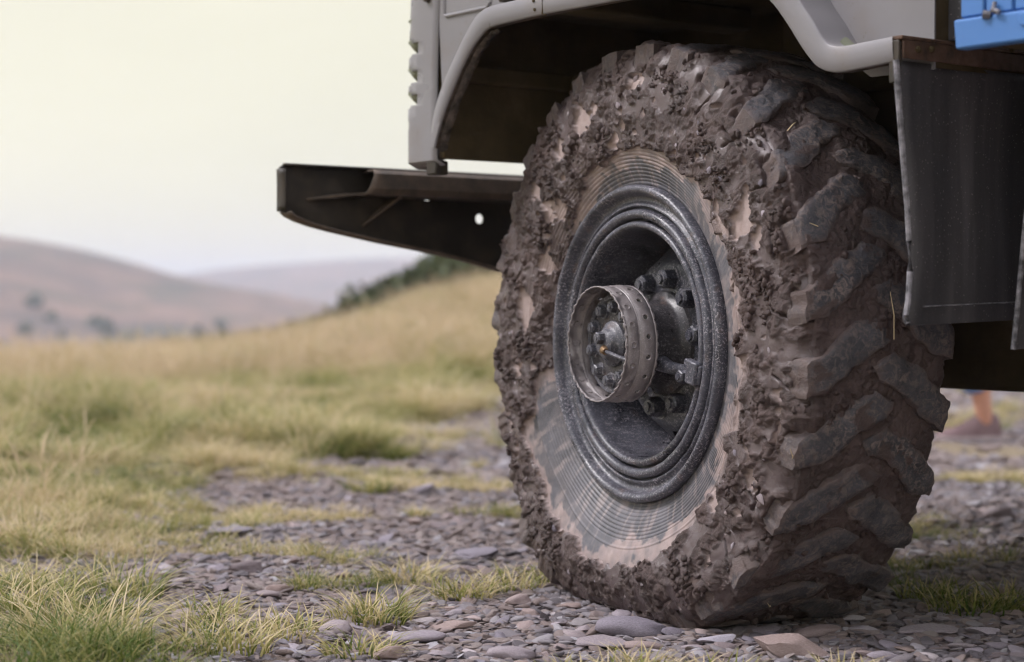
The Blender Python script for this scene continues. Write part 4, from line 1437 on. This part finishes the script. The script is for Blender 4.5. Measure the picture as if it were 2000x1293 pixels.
# front corner with slots, wrapping on to the nose
slot_y = [40, 87, 143, 189, 237]
slot_h = [0.026, 0.036, 0.038, 0.034, 0.026]
dcor = 4.16
slots = [(CAM_H + (585 - y) * dcor / 3600, hh) for y, hh in zip(slot_y, slot_h)]
a_f = side(800, 200, 0.045)[0] + 0.012
plan = [(a_seam + 0.004, B_CAB)] + [(a_seam + 0.004 + t * (a_f - 0.040 - a_seam - 0.004), B_CAB - 0.003 * t) for t in (0.25, 0.5, 0.75, 1.0)]
nose = [(a_f - 0.028, 0.056), (a_f - 0.017, 0.050), (a_f - 0.009, 0.041), (a_f - 0.004, 0.028), (a_f - 0.001, 0.010)] + [(a_f + 0.004 * t, 0.010 - 0.18 * t) for t in (0.25, 0.5, 1, 2, 4, 6, 8, 10)]
plan = plan + nose
zs = [0.0]
z_bot = 0.934
zz = {z_bot, z_bot + 0.012, z_top}
for zc, hh in slots:
    for d in (-hh / 2, -hh * 0.36, 0, hh * 0.36, hh / 2): zz.add(round(zc + d, 5))
zz = sorted(zz | set(np.arange(1.30, z_top, 0.1).round(3)))
bm = bmesh.new()
grid = [[bm.verts.new((p[0] - 0.09 * sstep(1.0, 2.4, z) + (-0.012 if z == z_bot else 0), p[1] - (0.014 if z == z_bot else 0), z if k > 1 else max(z, 0.934 + k * 0.004 + 0.045 * float(sstep(9, 11, i))))) for k, z in enumerate(zz)] for i, p in enumerate(plan)]
for i in range(len(plan) - 1):
    for k in range(len(zz) - 1):
        zc = (zz[k] + zz[k + 1]) / 2
        cut = False
        for q, (sz, hh) in enumerate(slots):
            if abs(zc - sz) < hh / 2:
                endrow = abs(zc - sz) > hh * 0.36
                first = 3 if q in (1, 2, 3) else 5
                cut = (i >= first + (1 if endrow else 0)) and i < 12
        if not cut:
            bm.faces.new((grid[i][k], grid[i + 1][k], grid[i + 1][k + 1], grid[i][k + 1]))
corner = bm_obj('cab_corner', bm, m_paint, truck, angle=40)
md = corner.modifiers.new('solid', 'SOLIDIFY'); md.thickness = 0.004; md.offset = 0
# louvre blade behind each slot: slopes down and inward from the slot's top
for q, (sz, hh) in enumerate(slots):
    V = []
    pl = plan[3:14]
    for (da, db, dz) in ((0, 0, hh * 0.55), (-0.014, -0.012, hh * 0.10), (-0.024, -0.022, -hh * 0.18)):
        V.append([(p[0] + da * (0.5 + 0.5 * (i / len(pl))), p[1] + db * (1 - 0.7 * i / len(pl)), sz + dz) for i, p in enumerate(pl)])
    o = obj_mesh('louvre', raw_mesh('louvre', np.array(V), grid_quads(3, len(pl)), m_paint_shade, 40), corner)
    md = o.modifiers.new('solid', 'SOLIDIFY'); md.thickness = 0.003
# dark backing strip seen through the panel gap
bm = bmesh.new()
add_box(bm, (a_seam - 0.03, B_CAB - 0.03, 1.02), (a_seam + 0.03, B_CAB - 0.012, z_top))
bm_obj('door_pillar', bm, m_arch, truck)

# rear of the cab above the wing: sloped fold and flat panel
re = OB[j_top:]
fl = int(np.argmax(re[:, 0] < side(1630, 90, B_OUT)[0]))
ft = int(np.argmax(re[:, 0] < side(1650, 88, B_OUT)[0]))
q0, q1 = side(1600, 0, 0.020), side(1668, 92, 0.020)
q2 = (q0[0] + (q0[0] - q1[0]) * 2.2, q0[1] + (q0[1] - q1[1]) * 2.2)
tt = np.linspace(0, 1, ft + 1) ** 0.8
V = np.array([[(p[0], 0.060, p[1]) for p in re[:ft + 1]],
              [(0.5 * p[0] + 0.5 * (q2[0] + (q1[0] - q2[0]) * t), 0.034, 0.5 * p[1] + 0.5 * (q2[1] + (q1[1] - q2[1]) * t)) for p, t in zip(re[:ft + 1], tt)],
              [(q2[0] + (q1[0] - q2[0]) * t, 0.0185, q2[1] + (q1[1] - q2[1]) * t) for t in tt]])
obj_mesh('cab_fold', raw_mesh('cab_fold', V, grid_quads(3, ft + 1), m_paint_shade, None), truck)  # fold belongs to the grey panel; its shaded tone is painted in
a_end = side(1822, 40, 0.015)[0]
lowz = re[-1, 1] - 0.05
poly = [(a_mid + 0.02, 1.2), (a_mid + 0.02, z_top), (a_end, z_top), (a_end, lowz), (re[fl, 0], lowz)]
cabr = plate('cab_rear_side', poly, [], lambda u, v, w: (u, 0.014 + w, v), 0.004, m_paint, truck, bevel=0.0)
# panel ridge pressed into the rear side
bm = bmesh.new()
add_tube(bm, [(q2[0], 0.015, q2[1]), (q0[0], 0.015, q0[1]), (q1[0], 0.015, q1[1])], 0.0045, 8)
bm_obj('pressed_ridge', bm, m_paint, cabr)
# cab shell that keeps light out: back wall, floor, roof
bm = bmesh.new()
add_box(bm, (a_end + 0.002, -2.2, 1.02), (a_end + 0.03, 0.012, z_top))
add_box(bm, (a_end + 0.031, -2.2, 1.30), (a_f - 0.11, 0.048, 1.325))
add_box(bm, (a_end, -2.2, z_top + 0.001), (a_f - 0.08, 0.06, z_top + 0.03))
add_box(bm, (a_end, -2.23, 0.95), (a_f - 0.05, -2.205, z_top))
bm_obj('cab_shell', bm, m_arch, truck)
# black back corner of the cab, splashed
a0, a1 = a_end - 0.002, a_end - 0.13
bm = bmesh.new(); add_box(bm, (a1, -0.06, 1.068), (a0, -0.02, z_top))
bm_obj('cab_back_guard', bm, m_flap, truck)

# ------------------------------------------------------------------ inside of the arch
bm = bmesh.new()
zfw = 0.948
add_box(bm, (0.60, -2.19, zfw), (0.62, 0.052, 1.30))          # front wall
add_box(bm, (-0.74, -0.62, 0.90), (0.598, -0.60, 1.30))       # inner wall
add_box(bm, (-0.74, -0.60, 1.285), (0.598, 0.05, 1.298))      # roof
bm_obj('arch_liner', bm, m_arch, truck, bevel=0.004)
bm = bmesh.new()
V = []
for t in np.linspace(0, 1, 14):
    V.append((0.595 - 0.5 * t, -0.32 - 0.05 * math.sin(t * 3), 1.13 + 0.03 * math.sin(t * 5)))
add_tube(bm, V, 0.03, 10)
bm_obj('heater_duct', bm, m_arch, truck)
bm = bmesh.new()
add_tube(bm, [(0.44, -0.36, 1.15), (0.42, -0.33, 1.06), (0.34, -0.31, 1.01), (0.22, -0.32, 1.0), (0.08, -0.36, 1.05), (0.0, -0.42, 1.16)], 0.012, 8)
bm_obj('brake_hose', bm, m_dusty, truck)
bm = bmesh.new()
add_box(bm, (0.575, -0.55, 1.12), (0.598, 0.03, 1.16)); add_box(bm, (-0.2, -0.598, 1.08), (0.56, -0.56, 1.14)); add_box(bm, (0.05, -0.598, 0.9), (0.13, -0.54, 1.28))
add_box(bm, (0.18, -0.50, 1.235), (0.26, 0.04, 1.284)); add_box(bm, (-0.30, -0.50, 1.235), (-0.24, 0.04, 1.284))
bm_obj('arch_bracing', bm, m_arch, truck, bevel=0.006)
# axle, springs, chassis rails, sump guard
bm = bmesh.new()
add_tube(bm, [(0, -0.20, HUB_Z), (0, -0.36, HUB_Z), (0, -0.50, HUB_Z), (0, -2.0, HUB_Z)], [0.11, 0.10, 0.06, 0.06], 16)
bm_obj('front_axle', bm, m_chassis, truck)
bm = bmesh.new()
for k in range(6):
    n_ = 9
    for i in range(n_):
        t0, t1 = -1 + 2 * i / n_, -1 + 2 * (i + 1) / n_
        L_ = 0.62 - 0.08 * k
        zA, zB = 0.66 - 0.013 * k + 0.06 * t0 * t0 * (L_ / 0.62) ** 2, 0.66 - 0.013 * k + 0.06 * t1 * t1 * (L_ / 0.62) ** 2
        vs8 = [bm.verts.new(c) for c in ((t0 * L_, -0.60, zA), (t1 * L_, -0.60, zB), (t1 * L_, -0.52, zB), (t0 * L_, -0.52, zA), (t0 * L_, -0.60, zA - 0.01), (t1 * L_, -0.60, zB - 0.01), (t1 * L_, -0.52, zB - 0.01), (t0 * L_, -0.52, zA - 0.01))]
        for f in ((0, 1, 2, 3), (7, 6, 5, 4), (0, 4, 5, 1), (3, 2, 6, 7)):
            bm.faces.new([vs8[x] for x in f])
bm_obj('leaf_spring', bm, m_chassis, truck)
bm = bmesh.new()
add_box(bm, (-4.2, -0.68, 0.78), (0.58, -0.625, 0.97)); add_box(bm, (-4.2, -1.58, 0.78), (0.58, -1.525, 0.97))
bm_obj('chassis_rail', bm, m_chassis, truck, bevel=0.006)
bm = bmesh.new()
add_box(bm, (-2.6, -1.22, 0.432), (0.10, -0.80, 0.93))
bm_obj('sump_guard', bm, m_arch, truck, bevel=0.012)
# wheel on the far side
for src, nm in ((tyre, 'tyre'), (rim, 'wheel_rim')):
    o = obj_mesh(nm, src.data, truck)
    o.location = (0, -2.36, HUB_Z); o.rotation_euler = (0, 0, math.pi + STEER)
    if nm == 'tyre':
        for ch in [c for c in tyre.children if c.name.startswith(('tread_block', 'mud_coating'))]:
            c2 = ch.copy(); COL.objects.link(c2); c2.parent = o

# ------------------------------------------------------------------ bumper, seen from behind
A_B = 1.0


def bpt(px, py): return across(px, py, A_B)


top = [bpt(545, 331), bpt(600, 331), bpt(700, 332), bpt(860, 332), bpt(1030, 334)]
bot = [bpt(971, 528), bpt(896, 506), bpt(812, 487), bpt(740, 473), bpt(687, 461), bpt(640, 450), bpt(603, 440), bpt(575, 430), bpt(557, 421), bpt(549, 413)]
zt = sum(p[1] for p in top) / len(top)
b_end = top[0][0]
b_c = -1.10                                   # truck centre line, bumper is symmetrical
outl = [(b_end, zt - 0.016), (b_end - 0.003, zt - 0.006), (b_end - 0.010, zt - 0.001), (b_end - 0.022, zt)] + [(b, zt) for b in (-0.2, -0.6)] + [(2 * b_c - b, zt) for b in (-0.6, -0.2, b_end - 0.022)] + [(2 * b_c - b_end, zt - 0.016)]
botl = sorted([(b, z) for b, z in bot], key=lambda p: p[0])      # inner to outer
z_in = botl[0][1] - 0.004
low = [(2 * b_c - b, z) for b, z in botl[::-1]] + [(b, z) for b, z in botl]
outline = outl + low


def circ(c, ru, rv, n=18): return [(c[0] + ru * math.cos(2 * math.pi * k / n), c[1] + rv * math.sin(2 * math.pi * k / n)) for k in range(n)]


holes = [circ(bpt(937, 427), 0.0125, 0.0125), circ(bpt(835, 388), 0.011, 0.005)]
bump_o = plate('bumper', outline, holes, lambda u, v, w: (A_B + 0.006 + w + 0.030 * float(sstep(b_end - 0.16, b_end, u)) * 0, u, v), 0.006, m_chassis, truck, bevel=0.002)
# turned-in lower and upper flanges, and the end cap
V = np.array([[(A_B + 0.004, b, z - 0.0005) for b, z in low], [(A_B - 0.024, b, z - 0.004) for b, z in low], [(A_B - 0.045, b, z - 0.001) for b, z in low]])
o = obj_mesh('bumper_flange', raw_mesh('bumper_flange', V, grid_quads(3, len(low)), m_dusty, 40), bump_o)
md = o.modifiers.new('solid', 'SOLIDIFY'); md.thickness = 0.005; md.offset = 0
bs = [b_end - 0.012, b_end - 0.03, b_end - 0.1, -0.3, -0.9]
V = np.array([[(A_B + 0.003, b, zt + 0.001) for b in bs], [(A_B - 0.010, b, zt + 0.0015) for b in bs], [(A_B - 0.022, b, zt - 0.001) for b in bs]])
o = obj_mesh('bumper_flange', raw_mesh('bumper_flange', V, grid_quads(3, len(bs)), m_chassis, 40), bump_o)
md = o.modifiers.new('solid', 'SOLIDIFY'); md.thickness = 0.005; md.offset = 0
zs_ = np.linspace(botl[-1][1], zt - 0.010, 8)
V = np.array([[(A_B + 0.004, b_end + 0.001, z) for z in zs_], [(A_B - 0.014, b_end + 0.003 - 0.006 * math.sin((z - zs_[0]) / (zs_[-1] - zs_[0]) * 3.14), z) for z in zs_], [(A_B - 0.026, b_end - 0.004, z) for z in zs_]])
o = obj_mesh('bumper_end', raw_mesh('bumper_end', V, grid_quads(3, 8), m_chassis, 40), bump_o)
md = o.modifiers.new('solid', 'SOLIDIFY'); md.thickness = 0.005; md.offset = 0
# stiffener channel bolted to the back of the bumper
st_top = [across(742, 336, A_B - 0.06), across(1035, 338, A_B - 0.06)]
bL, bR = st_top[0][0], -1.0
zT = zt - 0.004
V = []
secs = [(A_B - 0.002, -0.004), (A_B - 0.05, -0.002), (A_B - 0.066, -0.012), (A_B - 0.070, -0.046), (A_B - 0.062, -0.060), (A_B - 0.004, -0.064)]
bl_ = [bL + 0.012, bL - 0.004, bL - 0.03, bL - 0.2, -0.5, bR]
for a_, dz in secs:
    V.append([(a_, b + (0.03 * (-dz / 0.064) if i < 2 else 0), zT + dz) for i, b in enumerate(bl_)])
o = obj_mesh('stiffener', raw_mesh('stiffener', np.array(V), grid_quads(len(secs), len(bl_)), m_dusty, 30), bump_o)
md = o.modifiers.new('solid', 'SOLIDIFY'); md.thickness = 0.004; md.offset = 0
# curved horizontal rib running out to the bumper end
p_ = [across(600, 386, A_B - 0.004), across(640, 381, A_B - 0.02), across(690, 376, A_B - 0.035), across(740, 374, A_B - 0.05), across(790, 374, A_B - 0.055)]
aa = [A_B - 0.003, A_B - 0.02, A_B - 0.035, A_B - 0.05, A_B - 0.055]
V = np.array([[(A_B - 0.001, p[0], p[1]) for p in p_], [(a_, p[0], p[1] - 0.001) for a_, p in zip(aa, p_)], [(a_ - 0.003, p[0], p[1] - 0.007) for a_, p in zip(aa, p_)]])
o = obj_mesh('rib', raw_mesh('rib', V, grid_quads(3, 5), m_dusty, 40), bump_o)
md = o.modifiers.new('solid', 'SOLIDIFY'); md.thickness = 0.003
# slanting gusset
g0, g1 = across(760, 384, A_B), across(705, 440, A_B)
bm = bmesh.new()
q = [(A_B - 0.001, g0[0], g0[1]), (A_B - 0.05, g0[0], g0[1]), (A_B - 0.004, g1[0], g1[1])]
vv = [bm.verts.new(c) for c in q] + [bm.verts.new((c[0], c[1] - 0.006, c[2] - 0.003)) for c in q]
for f in ((0, 1, 2), (5, 4, 3), (0, 3, 4, 1), (1, 4, 5, 2), (2, 5, 3, 0)): bm.faces.new([vv[x] for x in f])
bm_obj('gusset', bm, m_dusty, bump_o)
# mounts joining bumper and cab
bm = bmesh.new()
m0 = across(848, 325, 0.80)
m0 = across(846, 325, 0.64)
add_box(bm, (0.621, m0[0] - 0.03, zfw - 0.035), (0.66, m0[0] + 0.006, zfw - 0.003))
bm_obj('bumper_mount', bm, m_chassis, truck, bevel=0.004)

# ------------------------------------------------------------------ mud flaps
A_FL = OB[-1, 0] - 0.006
pts_l = [(1745, 118), (1748, 170), (1753, 240), (1760, 320), (1767, 400), (1771, 470), (1773, 530), (1770, 585), (1766, 615), (1768, 630), (1776, 636)]
left = [across(px, py, A_FL) for px, py in pts_l]
W_FL = 0.46
bm = bmesh.new()
ncol = 14
gridv = []
for (b, z) in catmull(left, 3):
    row = []
    for k in range(ncol):
        f = k / (ncol - 1)
        bb = b + (left[0][0] - W_FL - b) * f
        bow = 0.012 * math.sin(f * 3.1) * ((1.08 - z) / 0.5) + 0.004 * math.sin(z * 14 + f * 4)
        row.append(bm.verts.new((A_FL - 0.004 + bow, bb, z + (0.012 * f if z < 0.64 else 0))))
    gridv.append(row)
for a_, b_ in zip(gridv[:-1], gridv[1:]):
    for k in range(ncol - 1): bm.faces.new((a_[k], a_[k + 1], b_[k + 1], b_[k]))
flap = bm_obj('mud_flap', bm, m_flap, truck, angle=40)
md = flap.modifiers.new('solid', 'SOLIDIFY'); md.thickness = 0.008; md.offset = 0
bm = bmesh.new()
add_tube(bm, [(A_FL - 0.005, b + 0.0005, z) for b, z in left[:-1]], 0.0052, 8)
bm_obj('flap_edge', bm, m_flapedge, flap)
bm = bmesh.new()
bz = left[-2][1] + 0.027
add_tube(bm, [(A_FL - 0.0105, left[5][0] - 0.03 - 0.05 * k, bz + 0.0015 * k) for k in range(8)], 0.0012, 5)
bm_obj('flap_crease', bm, m_flapedge, flap)
s0, s1 = across(1749, 79, A_FL), across(1749, 115, A_FL)
bm = bmesh.new()
add_box(bm, (A_FL - 0.013, s0[0] - W_FL, s1[1]), (A_FL - 0.0085, s0[0] - 0.003, s0[1]))
add_box(bm, (A_FL - 0.014, s0[0] - W_FL, s0[1] + 0.0005), (A_FL + 0.012, s0[0] + 0.002, s0[1] + 0.007))
strip = bm_obj('flap_strip', bm, m_rust, flap, bevel=0.0015)
for px in (1778, 1804, 1960):
    b_, z_ = across(px, 99, A_FL)
    o = obj_mesh('strip_bolt', hex_nut(0.006, 0.005, 0.003, 0.002, m_arch), flap)
    o.location = (A_FL - 0.013, b_, z_); o.rotation_euler = (0, R(-90), 0)
# narrow black support behind the strip, down to the flap's outer edge
bm = bmesh.new()
add_box(bm, (A_FL - 0.0075, s0[0] - 0.004, s1[1] - 0.04), (A_FL + 0.014, s0[0] + 0.003, s0[1]))
bm_obj('flap_hanger', bm, m_chassis, truck, bevel=0.002)
# second flap further back
A_F2 = A_FL - 0.10
e2 = [across(px, py, A_F2) for px, py in ((2003, 100), (2002, 390), (1996, 450), (1990, 520), (1984, 590), (1978, 650), (1975, 682))]
poly = [(b, z) for b, z in e2] + [(e2[-1][0] - 0.35, e2[-1][1] + 0.01), (e2[0][0] - 0.35, e2[0][1])]
fl2 = plate('mud_flap', poly, [], lambda u, v, w: (A_F2 + w, u, v), 0.008, m_flap, truck, bevel=0.001)
bm = bmesh.new(); add_tube(bm, [(A_F2 - 0.005, b + 0.0005, z) for b, z in e2[1:]], 0.0046, 8)
bm_obj('flap_edge', bm, m_flapedge, fl2)

# ------------------------------------------------------------------ blue wooden cargo bed
B_BED = 0.15
c = side(1881, 100, B_BED)
a_b, z_b = c
z_rail = side(1881, 42, B_BED)[1]
bm = bmesh.new()
add_box(bm, (-4.3, -2.35, z_b + 0.012), (a_b - 0.004, B_BED - 0.006, z_b + 0.05))
bed = bm_obj('cargo_bed', bm, m_arch, truck)
bm = bmesh.new()
add_box(bm, (-4.3, B_BED - 0.004, z_b), (a_b, B_BED + 0.022, z_rail))
for v in bm.verts:
    if v.co.x > -1: v.co.x += 0.004 * (v.co.z > z_rail - 0.01)
bm_obj('plank', bm, m_blue, bed, bevel=0.004)
a_s = [a_b - 0.002, side(1932, 20, B_BED)[0], side(1988, 20, B_BED)[0]]
for k in range(14):
    a_s.append(a_s[-1] - 0.085)
for k in range(len(a_s) - 1):
    bm = bmesh.new()
    add_box(bm, (a_s[k + 1] + 0.0018, B_BED - 0.006, z_rail + 0.0025), (a_s[k] - 0.0018, B_BED + 0.014, z_rail + 0.55))
    bm_obj('plank', bm, m_blue, bed, bevel=0.003)
bm = bmesh.new()
add_box(bm, (-4.3, B_BED - 0.03, z_rail - 0.02), (a_b - 0.01, B_BED - 0.008, z_rail + 0.5))
bm_obj('bed_frame', bm, m_arch, bed)
# front wall of the bed
bm = bmesh.new()
add_box(bm, (a_b - 0.03, -2.34, z_b + 0.06), (a_b - 0.006, B_BED - 0.034, z_rail + 0.55))
bm_obj('headboard', bm, m_chassis, bed)
# hinge and bolt
bm = bmesh.new()
p = side(1937, 22, B_BED + 0.022)
add_tube(bm, [(p[0], B_BED + 0.018, p[1] + 0.012), (p[0] - 0.004, B_BED + 0.028, p[1]), (p[0] - 0.016, B_BED + 0.027, p[1] - 0.005)], 0.004, 8)
add_tube(bm, [(p[0] + 0.006, B_BED + 0.02, p[1] - 0.006), (p[0] + 0.016, B_BED + 0.026, p[1] - 0.004)], 0.007, 8)
bm_obj('hinge', bm, m_hubface, bed)
p = side(2000, 38, B_BED + 0.022)
bm = bmesh.new(); bmesh.ops.create_cone(bm, cap_ends=True, segments=16, radius1=0.011, radius2=0.010, depth=0.006, matrix=Matrix.Translation((p[0], B_BED + 0.024, p[1])) @ Matrix.Rotation(R(-90), 4, 'X'))
bm_obj('bolt', bm, m_blue, bed, bevel=0.001)

# ================================================================== the person beyond the truck
per = bpy.data.objects.new('person', None)
COL.objects.link(per)
gx, gy = ground_at(1935, 860)
per.location = (gx - 0.05, gy, float(ground_z(gx, gy)))
per.rotation_euler = (0, 0, math.pi)
tag(per, 'person in mauve-brown shoes and blue cropped trousers walking behind the truck', 'person')


def skin_body(name, verts, edges, radii, material, sub=2, root=0):
    me = bpy.data.meshes.new(name)
    me.from_pydata(verts, edges, [])
    o = obj_mesh(name, me, per)
    sk = o.modifiers.new('skin', 'SKIN'); sk.use_smooth_shade = True
    if not me.skin_vertices: me.skin_vertices.new()
    for v, r_ in zip(me.skin_vertices[0].data, radii):
        v.radius = (r_, r_) if not isinstance(r_, tuple) else r_
        v.use_root = False
    me.skin_vertices[0].data[root].use_root = True
    sb = o.modifiers.new('sub', 'SUBSURF'); sb.levels = sub; sb.render_levels = sub
    me.materials.append(material)
    return o


Vb, Eb, Rb = [], [], []


def jv(p, r_, prev=None):
    Vb.append(p); Rb.append(r_)
    if prev is not None: Eb.append((prev, len(Vb) - 1))
    return len(Vb) - 1


pel = jv((0.17, 0, 0.95), (0.15, 0.11))
for sgn, ank, kne in ((1, (0.0, 0.10, 0.10), (0.085, 0.10, 0.50)), (-1, (0.36, -0.10, 0.10), (0.32, -0.10, 0.51))):
    hip = jv((0.17, sgn * 0.085, 0.88), 0.085, pel)
    k1 = jv(kne, 0.055, hip)
    calf = jv(((ank[0] * 0.35 + kne[0] * 0.65) - 0.015, ank[1], 0.36), 0.054, k1)
    a1 = jv(ank, 0.036, calf)
    jv((ank[0] - 0.005, ank[1], 0.06), 0.034, a1)
sp1 = jv((0.17, 0, 1.12), (0.14, 0.10), pel)
sp2 = jv((0.175, 0, 1.34), (0.17, 0.11), sp1)
nk = jv((0.18, 0, 1.50), 0.055, sp2)
hd0 = jv((0.20, 0, 1.60), (0.07, 0.085), nk)
hd = jv((0.205, 0, 1.69), (0.078, 0.098), hd0)
jv((0.20, 0, 1.755), (0.055, 0.07), hd)
for sgn in (1, -1):
    sh = jv((0.175, sgn * 0.19, 1.41), 0.06, sp2)
    el = jv((0.16 - 0.10 * sgn, sgn * 0.235, 1.13), 0.042, sh)
    wr = jv((0.22 - 0.16 * sgn, sgn * 0.24, 0.90), 0.027, el)
    pm = jv((0.235 - 0.17 * sgn, sgn * 0.24, 0.83), (0.018, 0.036), wr)
    for f, (dx, dl) in enumerate(((-0.028, 0.075), (-0.010, 0.088), (0.009, 0.083), (0.027, 0.066))):
        m = jv((0.24 - 0.175 * sgn + dx, sgn * 0.238, 0.785), 0.009, pm)
        m2 = jv((0.245 - 0.175 * sgn + dx, sgn * 0.230, 0.785 - dl * 0.5), 0.0085, m)
        jv((0.247 - 0.175 * sgn + dx, sgn * 0.216, 0.785 - dl), 0.007, m2)
    tb = jv((0.275 - 0.17 * sgn, sgn * 0.225, 0.855), 0.011, wr)
    jv((0.29 - 0.17 * sgn, sgn * 0.215, 0.815), 0.009, tb)
body = skin_body('body', Vb, Eb, Rb, m_skin)
# trousers
tv = [(0.17, 0, 1.0), (0.17, 0, 0.93)]; te = [(0, 1)]; tr_ = [(0.155, 0.12), (0.165, 0.125)]
for sgn, ank, kne in ((1, (0.0, 0.10, 0.10), (0.085, 0.10, 0.50)), (-1, (0.36, -0.10, 0.10), (0.32, -0.10, 0.51))):
    b0 = len(tv)
    tv += [(0.17, sgn * 0.095, 0.84), kne, (ank[0] * 0.62 + kne[0] * 0.38, ank[1], 0.205)]
    tr_ += [0.10, 0.075, 0.068]
    te += [(1, b0), (b0, b0 + 1), (b0 + 1, b0 + 2)]
skin_body('trousers', tv, te, tr_, m_denim)
jvv = [(0.17, 0, 0.96), (0.17, 0, 1.15), (0.175, 0, 1.36), (0.18, 0, 1.46)]; je = [(0, 1), (1, 2), (2, 3)]; jr = [(0.17, 0.135), (0.165, 0.125), (0.19, 0.13), (0.09, 0.085)]
for sgn in (1, -1):
    b0 = len(jvv)
    jvv += [(0.175, sgn * 0.20, 1.41), (0.16 - 0.10 * sgn, sgn * 0.24, 1.13), (0.215 - 0.155 * sgn, sgn * 0.243, 0.925)]
    jr += [0.075, 0.056, 0.042]
    je += [(2, b0), (b0, b0 + 1), (b0 + 1, b0 + 2)]
skin_body('jacket', jvv, je, jr, m_jacket)
# hair, face
bm = bmesh.new()
bmesh.ops.create_icosphere(bm, subdivisions=3, radius=1.0)
for v in list(bm.verts):
    v.co = Vector((v.co.x * 0.108 - 0.012, v.co.y * 0.092, v.co.z * 0.115))
bmesh.ops.delete(bm, geom=[v for v in bm.verts if v.co.x > 0.04 and v.co.z < 0.055 or v.co.z < -0.07], context='VERTS')
hair = bm_obj('hair', bm, m_hair, per); hair.location = (0.205, 0, 1.70)
hair.modifiers.new('solid', 'SOLIDIFY').thickness = 0.012
for sgn in (1, -1):
    bm = bmesh.new(); bmesh.ops.create_uvsphere(bm, u_segments=10, v_segments=8, radius=0.011, matrix=Matrix.Translation((0.287, sgn * 0.032, 1.675)))
    bm_obj('eye', bm, m_eye, per)
    bm = bmesh.new(); bmesh.ops.create_uvsphere(bm, u_segments=10, v_segments=8, radius=1.0, matrix=Matrix.Translation((0.20, sgn * 0.083, 1.655)) @ Matrix.Diagonal((0.016, 0.008, 0.03, 1)))
    bm_obj('ear', bm, m_skin, per)
bm = bmesh.new(); add_tube(bm, [(0.285, 0, 1.675), (0.300, 0, 1.648), (0.305, 0, 1.636), (0.285, 0, 1.628)], [0.006, 0.010, 0.013, 0.008], 8); bm_obj('nose', bm, m_skin, per)
bm = bmesh.new(); add_tube(bm, [(0.268, 0.026, 1.603), (0.282, 0.0, 1.602), (0.268, -0.026, 1.603)], [0.004, 0.007, 0.004], 8); bm_obj('mouth', bm, m_lips, per)


def shoe(loc, pitch):
    secs = [(-0.075, 0.020, 0.040, 0.0), (-0.066, 0.033, 0.080, 0.0), (-0.045, 0.037, 0.097, 0.0), (-0.01, 0.038, 0.094, 0.0), (0.025, 0.039, 0.092, 0.0), (0.06, 0.041, 0.079, 0.0), (0.10, 0.044, 0.062, 0.0), (0.14, 0.046, 0.052, 0.0), (0.175, 0.042, 0.046, 0.002), (0.205, 0.028, 0.036, 0.005), (0.216, 0.010, 0.024, 0.008)]
    V = []
    for x, w, h_, z0 in secs:
        V.append([(x, w * math.cos(t) * (1 - 0.25 * max(0, math.sin(t))), 0.022 + z0 + (h_ * 1.32 - 0.022) * max(0, math.sin(t)) ** 0.8) for t in np.linspace(0, math.pi, 13)])
    me = raw_mesh('shoe', np.array(V), grid_quads(len(secs), 13), m_shoe, 60)
    o = obj_mesh('shoe', me, per, loc=loc, rot=(0, pitch, 0))
    bm = bmesh.new()
    ring = [(x, w + 0.004, z0) for x, w, h_, z0 in secs]
    outline_ = [(x, w, z0) for x, w, z0 in ring] + [(x, -w, z0) for x, w, z0 in ring[::-1]]
    lo = [bm.verts.new((x, w, z0)) for x, w, z0 in outline_]; hi = [bm.verts.new((x, w * 0.98, z0 + 0.026)) for x, w, z0 in outline_]
    for i in range(len(lo)):
        j = (i + 1) % len(lo); bm.faces.new((lo[i], lo[j], hi[j], hi[i]))
    bm.faces.new(lo[::-1]); bm.faces.new(hi)
    bm_obj('sole', bm, m_sole, o, bevel=0.003)
    for k in range(4):
        x = 0.045 + 0.022 * k; zt_ = 0.118 - 0.013 * k
        bm = bmesh.new(); add_tube(bm, [(x, 0.03, zt_ - 0.014), (x + 0.004, 0.012, zt_), (x + 0.004, -0.012, zt_), (x, -0.03, zt_ - 0.014)], 0.0028, 6)
        bm_obj('lace', bm, m_lace, o)


shoe((0.0, 0.10, 0.004), 0.03)
shoe((0.36, -0.10, 0.004), 0.0)

# ================================================================== haze over the valley
bm = bmesh.new()
add_box(bm, (-1400, -115, -19.5), (1550, 2300, 40))
me = bpy.data.meshes.new('haze'); bm.to_mesh(me); bm.free()
hm = bpy.data.materials.new('haze_air'); hm.use_nodes = True
hn = hm.node_tree.nodes; hn.clear()
ho = hn.new('ShaderNodeOutputMaterial'); pv = hn.new('ShaderNodeVolumePrincipled')
pv.inputs['Color'].default_value = (0.78, 0.84, 1.0, 1)
pv.inputs['Density'].default_value = 0.00085
pv.inputs['Anisotropy'].default_value = 0.2
hm.node_tree.links.new(pv.outputs[0], ho.inputs['Volume'])
me.materials.append(hm)
tag(obj_mesh('haze', me), 'pale lavender haze hanging over the valley', 'haze', kind='stuff')
